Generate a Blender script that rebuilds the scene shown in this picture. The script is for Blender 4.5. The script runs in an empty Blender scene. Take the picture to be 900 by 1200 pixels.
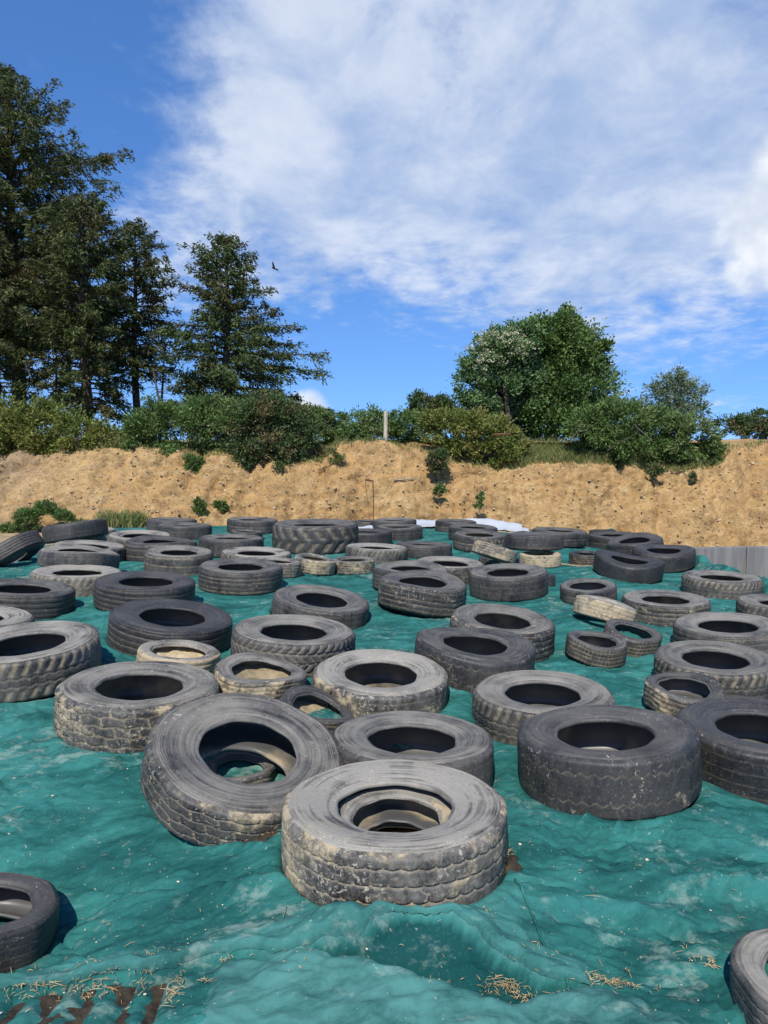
import bpy, math, random
import numpy as np
R_ = math.radians
random.seed(7)
rng = np.random.default_rng(11)
scene = bpy.context.scene
COL = scene.collection

CAM_H, F_PX, Y_H = 1.72, 867.0, 536.0
PITCH = math.atan((600 - Y_H) / F_PX)

def ray(x, y):
    """Direction of a point of the photograph (900 x 1200), used to survey where things stand."""
    c, s = math.cos(PITCH), math.sin(PITCH)
    dx, du = (x - 450) / F_PX, (600 - y) / F_PX
    return np.array([dx, c + du * s, -s + du * c])

def at(x, y, Y):
    v = ray(x, y)
    return v * (Y / v[1]) + np.array([0, 0, CAM_H])

def on_z(x, y, z):
    v = ray(x, y)
    return v * ((z - CAM_H) / v[2]) + np.array([0, 0, CAM_H])

# ------------------------------------------------------------------ mesh helpers
def build(name, V, F, mat, parent=None, smooth=True, attrs=None, face_attrs=None):
    V = np.asarray(V, dtype=np.float32); F = np.asarray(F, dtype=np.int32)
    me = bpy.data.meshes.new(name)
    k = F.shape[1]
    me.vertices.add(len(V)); me.loops.add(F.size); me.polygons.add(len(F))
    me.vertices.foreach_set('co', V.ravel())
    me.loops.foreach_set('vertex_index', F.ravel())
    me.polygons.foreach_set('loop_start', np.arange(0, F.size, k, dtype=np.int32))
    me.update(calc_edges=True)
    me.polygons.foreach_set('use_smooth', np.full(len(F), smooth, dtype=bool))
    for an, av in (attrs or {}).items():
        a = me.attributes.new(an, 'FLOAT', 'POINT'); a.data.foreach_set('value', np.asarray(av, dtype=np.float32))
    for an, av in (face_attrs or {}).items():
        a = me.attributes.new(an, 'FLOAT', 'FACE'); a.data.foreach_set('value', np.asarray(av, dtype=np.float32))
    me.materials.append(mat)
    o = bpy.data.objects.new(name, me); COL.objects.link(o)
    if parent: o.parent = parent
    return o

def tag(o, label=None, cat=None, group=None, kind=None):
    if label: o['label'] = label
    if cat: o['category'] = cat
    if group: o['group'] = group
    if kind: o['kind'] = kind
    return o

def empty(name, loc=(0, 0, 0), rot=(0, 0, 0)):
    o = bpy.data.objects.new(name, None); COL.objects.link(o)
    o.location = loc; o.rotation_euler = rot; o.empty_display_size = .2
    return o

def grid_faces(nu, nv, wrap=False):
    """faces of a (nu x nv) vertex grid, index i*nv+j; wrap closes the first axis"""
    i = np.arange(nu if wrap else nu - 1); j = np.arange(nv - 1)
    I, J = np.meshgrid(i, j, indexing='ij'); I2 = (I + 1) % nu
    return np.stack([I * nv + J, I2 * nv + J, I2 * nv + J + 1, I * nv + J + 1], -1).reshape(-1, 4)

def tube(pts, rad, n=8):
    pts = np.asarray(pts, float); rad = np.broadcast_to(np.asarray(rad, float), (len(pts),))
    tan = np.gradient(pts, axis=0); tan /= np.linalg.norm(tan, axis=1)[:, None] + 1e-9
    ref = np.array([0, 0, 1.]) if abs(tan[0, 2]) < .9 else np.array([1., 0, 0])
    a = np.cross(tan, ref); a /= np.linalg.norm(a, axis=1)[:, None] + 1e-9
    b = np.cross(tan, a)
    th = np.linspace(0, 2 * np.pi, n, endpoint=False)
    V = pts[:, None] + rad[:, None, None] * (np.cos(th)[None, :, None] * a[:, None] + np.sin(th)[None, :, None] * b[:, None])
    V = V.reshape(-1, 3)
    F = []
    for i in range(len(pts) - 1):
        for k in range(n):
            F.append((i * n + k, i * n + (k + 1) % n, (i + 1) * n + (k + 1) % n, (i + 1) * n + k))
    c0, c1 = len(V), len(V) + 1
    V = np.concatenate([V, pts[:1], pts[-1:]])
    e = (len(pts) - 1) * n
    for k in range(0, n, 2):
        F.append((c0, (k + 2) % n, k + 1, k)); F.append((c1, e + k, e + k + 1, e + (k + 2) % n))
    return V, np.array(F)

def join(parts):
    Vs, Fs, o = [], [], 0
    for V, F in parts:
        Vs.append(V); Fs.append(np.asarray(F) + o); o += len(V)
    return np.concatenate(Vs), np.concatenate(Fs)

def box(c, s, rz=0, bev=0):
    c = np.array(c, float); x, y, z = np.array(s, float) / 2
    V = np.array([(-x, -y, -z), (x, -y, -z), (x, y, -z), (-x, y, -z), (-x, -y, z), (x, -y, z), (x, y, z), (-x, y, z)])
    ca, sa = math.cos(rz), math.sin(rz)
    V = np.stack([V[:, 0] * ca - V[:, 1] * sa, V[:, 0] * sa + V[:, 1] * ca, V[:, 2]], 1) + c
    return V, np.array([(0, 3, 2, 1), (4, 5, 6, 7), (0, 1, 5, 4), (1, 2, 6, 5), (2, 3, 7, 6), (3, 0, 4, 7)])

# ------------------------------------------------------------------ noise
def _hash(ix, iy, iz, seed):
    h = (ix.astype(np.int64) * 374761393 + iy.astype(np.int64) * 668265263 + iz.astype(np.int64) * 2147483647 + seed * 1274126177) & 0xFFFFFFFF
    h = ((h ^ (h >> 13)) * 1274126177) & 0xFFFFFFFF
    h = ((h ^ (h >> 16)) * 2246822519) & 0xFFFFFFFF
    return (h ^ (h >> 15)) & 0xFFFFFFFF

def noise2(x, y, seed=0):
    x = np.asarray(x, float); y = np.asarray(y, float)
    ix = np.floor(x); iy = np.floor(y); fx = x - ix; fy = y - iy
    ux = fx * fx * fx * (fx * (fx * 6 - 15) + 10); uy = fy * fy * fy * (fy * (fy * 6 - 15) + 10)
    z = np.zeros_like(ix)
    def g(a, b):
        ang = _hash(ix + a, iy + b, z, seed) * (2 * np.pi / 4294967296.0)
        return np.cos(ang) * (fx - a) + np.sin(ang) * (fy - b)
    n = (g(0, 0) * (1 - ux) + g(1, 0) * ux) * (1 - uy) + (g(0, 1) * (1 - ux) + g(1, 1) * ux) * uy
    return n * 1.45

def fbm(x, y, seed=0, oct=4, gain=.5):
    s = 0; a = 1.; f = 1.
    for k in range(oct):
        s = s + a * noise2(x * f, y * f, seed + k * 17); a *= gain; f *= 2.03
    return s

def ridge(x, y, seed=0):
    return (1 - np.minimum(1, np.abs(noise2(x, y, seed)) * 2.2)) ** 2

def sstep(a, b, x):
    t = np.clip((x - a) / (b - a), 0, 1); return t * t * (3 - 2 * t)

# ------------------------------------------------------------------ node helpers
class NT:
    def __init__(s, name):
        s.m = bpy.data.materials.new(name); s.m.use_nodes = True
        s.t = s.m.node_tree; s.t.nodes.clear()
        s.out = s.t.nodes.new('ShaderNodeOutputMaterial')
    def n(s, typ, **kw):
        nd = s.t.nodes.new(typ)
        for k, v in kw.items(): setattr(nd, k, v)
        return nd
    def put(s, sock, v):
        if v is None: return
        if isinstance(v, bpy.types.NodeSocket): s.t.links.new(v, sock)
        elif isinstance(v, (tuple, list)):
            v = tuple(v)
            if sock.type == 'RGBA' and len(v) == 3: v = v + (1,)
            sock.default_value = v
        else: sock.default_value = v
    def math(s, op, a, b=None, clamp=False):
        nd = s.n('ShaderNodeMath', operation=op, use_clamp=clamp)
        s.put(nd.inputs[0], a)
        if b is not None: s.put(nd.inputs[1], b)
        return nd.outputs[0]
    def vmath(s, op, a, b=None):
        nd = s.n('ShaderNodeVectorMath', operation=op)
        s.put(nd.inputs[0], a)
        if b is not None: s.put(nd.inputs[1], b)
        return nd.outputs[0]
    def noise(s, vec, scale, detail=4, rough=.55, dist=0, typ='FBM'):
        nd = s.n('ShaderNodeTexNoise'); nd.noise_dimensions = '3D'; nd.noise_type = typ
        s.put(nd.inputs['Vector'], vec); nd.inputs['Scale'].default_value = scale
        nd.inputs['Detail'].default_value = detail; nd.inputs['Roughness'].default_value = rough
        nd.inputs['Distortion'].default_value = dist
        return nd.outputs['Fac']
    def rng(s, v, a, b, c=0., d=1.):
        nd = s.n('ShaderNodeMapRange'); nd.interpolation_type = 'SMOOTHSTEP'
        s.put(nd.inputs['Value'], v); s.put(nd.inputs['From Min'], a); s.put(nd.inputs['From Max'], b)
        s.put(nd.inputs['To Min'], c); s.put(nd.inputs['To Max'], d)
        return nd.outputs['Result']
    def mix(s, f, a, b):
        nd = s.n('ShaderNodeMix', data_type='RGBA'); s.put(nd.inputs['Factor'], f)
        s.put(nd.inputs[6], a); s.put(nd.inputs[7], b); return nd.outputs[2]
    def mixf(s, f, a, b):
        nd = s.n('ShaderNodeMix', data_type='FLOAT'); s.put(nd.inputs['Factor'], f)
        s.put(nd.inputs[2], a); s.put(nd.inputs[3], b); return nd.outputs[0]
    def obj(s): return s.n('ShaderNodeTexCoord').outputs['Object']
    def attr(s, name, typ='GEOMETRY'):
        nd = s.n('ShaderNodeAttribute', attribute_name=name, attribute_type=typ); return nd.outputs['Fac']
    def bump(s, h, strength=.5, dist=.01, normal=None):
        nd = s.n('ShaderNodeBump'); s.put(nd.inputs['Height'], h)
        nd.inputs['Strength'].default_value = strength; nd.inputs['Distance'].default_value = dist
        if normal is not None: s.put(nd.inputs['Normal'], normal)
        return nd.outputs[0]
    def bsdf(s, col, rough=.7, spec=.3, normal=None, **kw):
        nd = s.n('ShaderNodeBsdfPrincipled')
        s.put(nd.inputs['Base Color'], col); s.put(nd.inputs['Roughness'], rough)
        s.put(nd.inputs['Specular IOR Level'], spec)
        if normal is not None: s.put(nd.inputs['Normal'], normal)
        for k, v in kw.items(): s.put(nd.inputs[k], v)
        return nd.outputs[0]
    def done(s, sh):
        s.t.links.new(sh, s.out.inputs['Surface']); return s.m

def sep(t, vec):
    nd = t.n('ShaderNodeSeparateXYZ'); t.put(nd.inputs[0], vec); return nd.outputs

def comb(t, x, y, z):
    nd = t.n('ShaderNodeCombineXYZ')
    for i, v in enumerate((x, y, z)): t.put(nd.inputs[i], v)
    return nd.outputs[0]

# ------------------------------------------------------------------ materials
def mat_rubber(name, part):
    t = NT(name); co = t.obj()
    seed = t.attr('seed', 'OBJECT'); dust = t.attr('dust', 'OBJECT'); mud = t.attr('mud', 'OBJECT')
    off = comb(t, t.math('MULTIPLY', seed, 17.3), t.math('MULTIPLY', seed, 9.1), t.math('MULTIPLY', seed, 5.7))
    p = t.vmath('ADD', co, off)
    x, y, z = sep(t, co)
    rad = t.math('SQRT', t.math('ADD', t.math('MULTIPLY', x, x), t.math('MULTIPLY', y, y)))
    n1 = t.noise(p, 3.2, 6, .6)
    n2 = t.noise(p, 13, 7, .65, .3)
    fine = t.noise(p, 90, 4, .6)
    if part == 'tread':   # run-down streaks
        st = t.noise(t.vmath('MULTIPLY', p, (11., 11., 6.)), 1.6, 7, .72, .5)
    else:                 # concentric scuffs
        st = t.noise(comb(t, t.math('MULTIPLY', x, 2.2), t.math('MULTIPLY', y, 2.2), t.math('ADD', t.math('MULTIPLY', rad, 62.), seed)), 1.0, 5, .6)
    grain = t.noise(p, 60, 5, .8)
    base = t.mix(n1, (.006, .0065, .008), (.024, .025, .028))
    dmask = t.math('ADD', t.math('MULTIPLY', n1, .75), t.math('MULTIPLY', st, .65))
    dmask = t.rng(dmask, .50 if part == 'tread' else .42, .86)
    dmask = t.math('MULTIPLY', dmask, t.math('ADD', t.math('MULTIPLY', t.math('POWER', dust, 1.5), .75 if part == 'tread' else 1.25), .05), True)  # sidewalls paler than treads: part dust, part light from above put in colour
    dcol = t.mix(t.noise(p, 2.1, 3), (.198, .182, .155) if part == 'tread' else (.222, .208, .182), (.272, .248, .200))
    c = t.mix(dmask, base, dcol)
    # pale scuffs and splashes
    sc = t.rng(t.math('ADD', t.math('MULTIPLY', n2, .6), t.math('MULTIPLY', st, .4)), .56, .72)
    c = t.mix(t.math('MULTIPLY', sc, t.math('ADD', t.math('MULTIPLY', dust, .5), .12)), c, (.30, .29, .26))
    c = t.mix(t.math('MULTIPLY', t.rng(grain, .54, .70), .28), c, (.27, .26, .235))
    c = t.mix(t.math('MULTIPLY', t.rng(grain, .46, .34), .35), c, (.012, .012, .013))
    # dried sandy mud
    thr = t.mixf(mud, .80, .30)
    mm = t.math('ADD', t.math('MULTIPLY', t.noise(p, 2.6, 5, .6, .4), .62), t.math('MULTIPLY', t.noise(p, 19, 6, .7), .38))
    mmask = t.rng(mm, thr, t.math('ADD', thr, .10))
    if part == 'tread':
        g = t.attr('groove')
        gm = t.math('MULTIPLY', g, t.math('MULTIPLY', t.rng(n2, .3, .6), t.math('ADD', t.math('MULTIPLY', mud, .9), .18)), True)
        mmask = t.math('MAXIMUM', mmask, gm)
    mcol = t.mix(t.noise(p, 8, 4), (.27, .21, .125), (.43, .36, .24))
    mcol = t.mix(t.math('MULTIPLY', t.rng(t.noise(p, 15, 7, .75), .50, .62), .62), mcol, (.085, .07, .048))
    # fine splashes of pale mud thrown up the flanks
    spl = t.rng(t.noise(p, 34, 5, .75, 1.2), t.mixf(mud, .66, .46), t.mixf(mud, .74, .56))
    spl = t.math('MULTIPLY', spl, t.rng(t.noise(p, 2.9, 3), .40, .62))
    c = t.mix(t.math('MULTIPLY', spl, .85), c, (.44, .40, .31))
    c = t.mix(mmask, c, mcol)
    h = t.math('ADD', t.math('MULTIPLY', n2, .5), t.math('MULTIPLY', fine, .25))
    h = t.math('ADD', h, t.math('MULTIPLY', st, .35))
    h = t.math('ADD', h, t.math('MULTIPLY', mmask, .6))
    nb = t.bump(h, .55, .006)
    rough = t.mixf(mmask, t.mixf(dmask, .52, .80), .95)
    return t.done(t.bsdf(c, rough, .34, nb))

M = {}
M['tread'] = mat_rubber('rubber_tread', 'tread')
M['sidewall'] = mat_rubber('rubber_sidewall', 'side')
def mat_liner():
    t = NT('rubber_liner'); co = t.obj(); seed = t.attr('seed', 'OBJECT'); mud = t.attr('mud', 'OBJECT')
    p = t.vmath('ADD', co, comb(t, seed, t.math('MULTIPLY', seed, 3.), 0.))
    n = t.noise(p, 5, 5)
    c = t.mix(n, (.035, .035, .036), (.125, .120, .110))
    mk = t.rng(t.math('ADD', t.noise(p, 3, 5), t.math('MULTIPLY', mud, .55)), .78, .98)
    c = t.mix(mk, c, (.30, .24, .15))
    return t.done(t.bsdf(c, t.mixf(mk, .42, .9), .4, t.bump(n, .3, .005)))
M['liner'] = mat_liner()

def mat_sheet():
    t = NT('green_netting'); p = t.obj()
    xx, yy, zz = sep(t, p)
    pd = comb(t, t.math('ADD', xx, t.math('MULTIPLY', yy, .6)), t.math('SUBTRACT', t.math('MULTIPLY', yy, 3.2), t.math('MULTIPLY', xx, .9)), zz)
    big = t.noise(p, .55, 4, .55); mid = t.noise(pd, 1.5, 8, .72, .3); sm = t.noise(p, 11, 6, .65)
    c = t.mix(t.rng(mid, .34, .66), (.007, .058, .053), (.026, .142, .126))
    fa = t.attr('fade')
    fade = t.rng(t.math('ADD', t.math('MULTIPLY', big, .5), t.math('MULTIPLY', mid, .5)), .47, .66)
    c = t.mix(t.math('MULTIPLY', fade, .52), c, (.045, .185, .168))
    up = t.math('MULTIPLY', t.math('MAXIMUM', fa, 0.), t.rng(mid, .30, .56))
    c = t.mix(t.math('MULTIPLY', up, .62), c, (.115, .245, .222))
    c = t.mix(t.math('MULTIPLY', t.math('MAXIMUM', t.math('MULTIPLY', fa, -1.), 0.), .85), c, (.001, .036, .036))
    # chalky dried-mud smears, in blotches with their own outline
    ch = t.rng(t.math('ADD', t.math('MULTIPLY', t.noise(p, 1.5, 5, .6, .6), .5), t.math('MULTIPLY', t.noise(t.vmath('MULTIPLY', p, (9., 16., 9.)), 1., 6, .7), .5)), .53, .62)
    c = t.mix(t.math('MULTIPLY', ch, .42), c, (.25, .31, .26))
    dk = t.rng(t.noise(t.vmath('ADD', p, (7., 3., 1.)), 1.3, 6, .65, .4), .60, .72)
    c = t.mix(t.math('MULTIPLY', dk, .45), c, (.022, .060, .050))
    sp = t.rng(t.noise(p, 55, 2, .5), .70, .76)
    c = t.mix(t.math('MULTIPLY', sp, .55), c, (.34, .34, .27))
    gr = t.noise(p, 75, 4, .75)
    c = t.mix(t.math('MULTIPLY', t.rng(gr, .52, .72), .14), c, (.110, .235, .205))
    c = t.mix(t.math('MULTIPLY', t.rng(gr, .46, .30), .18), c, (.003, .045, .040))
    x, y, z = sep(t, p)
    crease = t.noise(t.vmath('MULTIPLY', comb(t, t.math('ADD', x, t.math('MULTIPLY', y, .5)), t.math('SUBTRACT', y, t.math('MULTIPLY', x, .25)), z), (.9, 3.2, 1.)), 2.6, 5, .55, .7, 'RIDGED_MULTIFRACTAL')
    c2 = t.noise(p, 13, 4, .6, .4, 'RIDGED_MULTIFRACTAL')
    wv = t.noise(t.vmath('MULTIPLY', p, (1., 1., .3)), 420, 1)
    nb = t.bump(crease, .10, .03)
    nb = t.bump(c2, .38, .010, nb)
    nb = t.bump(wv, .2, .0015, nb)
    nb = t.bump(sm, .18, .008, nb)
    return t.done(t.bsdf(c, .82, .11, nb))
M['sheet'] = mat_sheet()

def simple(name, c0, c1, scale=6, rough=.85, spec=.2, bump=.4, dist=.02, detail=6):
    t = NT(name); p = t.obj(); n = t.noise(p, scale, detail, .62)
    c = t.mix(t.rng(n, .3, .7), c0, c1)
    return t.done(t.bsdf(c, rough, spec, t.bump(t.noise(p, scale * 3, 5, .65), bump, dist)))

def mat_bank():
    t = NT('sandy_earth'); p = t.obj()
    x, y, z = sep(t, p)
    n1 = t.noise(p, .45, 5, .6); n2 = t.noise(p, 3.2, 7, .68); n3 = t.noise(p, 14, 6, .7)
    c = t.mix(t.rng(n1, .35, .65), (.365, .222, .086), (.42, .285, .130))
    c = t.mix(t.math('MULTIPLY', t.rng(n2, .44, .66), .7), c, (.27, .160, .070))
    c = t.mix(t.math('MULTIPLY', t.rng(n3, .52, .68), .6), c, (.54, .42, .25))
    n4 = t.noise(p, 9, 6, .75)
    c = t.mix(t.math('MULTIPLY', t.rng(n4, .53, .63), .6), c, (.17, .105, .055))
    # shade of pits and root holes, painted in as dark spots
    v = t.n('ShaderNodeTexVoronoi'); v.feature = 'F1'; t.put(v.inputs['Vector'], p); v.inputs['Scale'].default_value = 5.5
    pit_shade = t.math('MULTIPLY', t.rng(v.outputs['Distance'], .30, .12), t.rng(t.noise(p, 2.2, 4), .48, .62))
    c = t.mix(t.math('MULTIPLY', pit_shade, .7), c, (.13, .085, .05))
    # greyer weathered soil on the western end
    gx = t.rng(t.math('ADD', x, t.math('MULTIPLY', n1, 6.)), -4.5, -8.5)
    c = t.mix(t.math('MULTIPLY', gx, .65), c, t.mix(n2, (.21, .16, .11), (.40, .31, .21)))
    vs_ = t.noise(t.vmath('MULTIPLY', p, (5., 5., .7)), 1., 6, .65, .4)
    c = t.mix(t.math('MULTIPLY', t.rng(vs_, .52, .68), .45), c, (.24, .155, .075))
    c = t.mix(t.math('MULTIPLY', t.rng(vs_, .46, .32), .40), c, (.52, .40, .225))
    # strata
    st = t.noise(t.vmath('MULTIPLY', p, (.5, .5, 7.)), 1.2, 4)
    c = t.mix(t.math('MULTIPLY', t.rng(st, .52, .7), .35), c, (.44, .24, .08))
    h = t.math('ADD', t.math('MULTIPLY', n2, .6), t.math('MULTIPLY', n3, .4))
    h = t.math('MULTIPLY', h, t.rng(t.noise(p, .9, 4, .6, .5), .38, .62, .25, 1.))
    nb = t.bump(h, .9, .13)
    nb = t.bump(t.noise(p, 30, 5, .75), .9, .03, nb)
    return t.done(t.bsdf(c, .95, .1, nb))
M['bank'] = mat_bank()
M['soil'] = simple('yard_soil', (.24, .17, .095), (.37, .275, .165), 3, bump=.8, dist=.04)
M['sand'] = simple('dry_sand', (.33, .25, .14), (.50, .40, .25), 14, bump=.5, dist=.01)
M['mudfill'] = simple('dry_mud', (.12, .095, .06), (.32, .255, .15), 7, bump=.6, dist=.012)
M['peat'] = simple('dark_earth', (.020, .016, .012), (.058, .044, .028), 22, bump=.8, dist=.01)
M['turf'] = simple('field_turf', (.05, .08, .02), (.10, .12, .04), 1.5)
M['stone'] = simple('bank_stone', (.20, .145, .08), (.46, .36, .22), 4)
M['bark'] = simple('bark', (.045, .034, .026), (.12, .098, .08), 7, bump=.8, dist=.03)
M['deadwood'] = simple('dead_wood', (.16, .125, .095), (.30, .25, .20), 12, bump=.5)
M['post'] = simple('weathered_post', (.34, .29, .22), (.50, .44, .35), 14, bump=.5, dist=.01)
M['rust'] = simple('rusty_steel', (.07, .035, .022), (.16, .07, .035), 16, .8, .3, .3, .004)
M['straw'] = simple('straw', (.24, .16, .075), (.52, .40, .22), 20, bump=.1)
M['bird'] = simple('black_feathers', (.008, .008, .010), (.02, .02, .022), 20, .6)
M['pebble'] = simple('chalk_bits', (.42, .36, .26), (.62, .55, .43), 20)
def mat_white():
    t = NT('white_plastic'); p = t.obj(); n = t.noise(p, 2.5, 5)
    return t.done(t.bsdf(t.mix(n, (.30, .32, .34), (.40, .42, .44)), .4, .4, t.bump(t.noise(p, 7, 5, .6, 1., 'RIDGED_MULTIFRACTAL'), .3, .02)))
M['white'] = mat_white()
def mat_concrete():
    t = NT('grey_concrete'); p = t.obj()
    st = t.noise(t.vmath('MULTIPLY', p, (6., 6., .5)), 1.1, 7, .75); n = t.noise(p, 2.5, 6, .7)
    c = t.mix(t.rng(st, .35, .65), (.130, .130, .127), (.190, .188, .183))
    c = t.mix(t.math('MULTIPLY', t.rng(n, .55, .7), .5), c, (.13, .13, .12))
    return t.done(t.bsdf(c, .9, .2, t.bump(n, .4, .01)))
M['concrete'] = mat_concrete()

def mat_leaf(name, c0, c1, c2, trans=.25, rough=.55):
    t = NT(name); a = t.attr('tint'); b = t.attr('clump')
    c = t.mix(a, c0, c1)
    c = t.mix(t.math('MULTIPLY', t.rng(b, .55, 1.), .8), c, c2)
    pb = t.bsdf(c, rough, .25)
    tr = t.n('ShaderNodeBsdfTranslucent'); t.put(tr.inputs['Color'], c)
    mx = t.n('ShaderNodeMixShader'); mx.inputs[0].default_value = trans
    t.t.links.new(pb, mx.inputs[1]); t.t.links.new(tr.outputs[0], mx.inputs[2])
    return t.done(mx.outputs[0])
M['needle'] = mat_leaf('spruce_needles', (0.034, 0.052, 0.016), (0.093, 0.112, 0.031), (0.073, 0.059, 0.019))
M['needle2'] = mat_leaf('fir_needles', (0.040, 0.062, 0.020), (0.100, 0.134, 0.038), (0.074, 0.064, 0.024))
M['gorse_a'] = mat_leaf('gorse_olive', (0.085, 0.120, 0.026), (0.195, 0.227, 0.049), (0.240, 0.215, 0.062))
M['gorse_b'] = mat_leaf('gorse_green', (0.055, 0.107, 0.029), (0.137, 0.215, 0.057), (0.156, 0.189, 0.068))
M['gorse_c'] = mat_leaf('gorse_dark', (0.039, 0.073, 0.026), (0.098, 0.150, 0.047), (0.202, 0.143, 0.073))
M['leaf_oak'] = mat_leaf('broad_leaves', (0.047, 0.095, 0.024), (0.119, 0.192, 0.048), (0.142, 0.189, 0.050))
M['leaf_elder'] = mat_leaf('elder_leaves', (0.055, 0.114, 0.036), (0.139, 0.227, 0.077), (0.171, 0.253, 0.098))
M['leaf_pale'] = mat_leaf('willow_leaves', (0.111, 0.156, 0.084), (0.208, 0.267, 0.156), (0.169, 0.208, 0.126))
M['blossom'] = mat_leaf('elder_blossom', (.44, .43, .27), (.60, .58, .40), (.52, .50, .34), .3)
M['grass'] = mat_leaf('grass_blades', (.085, .130, .028), (.190, .215, .070), (.320, .270, .125), .3)
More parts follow.
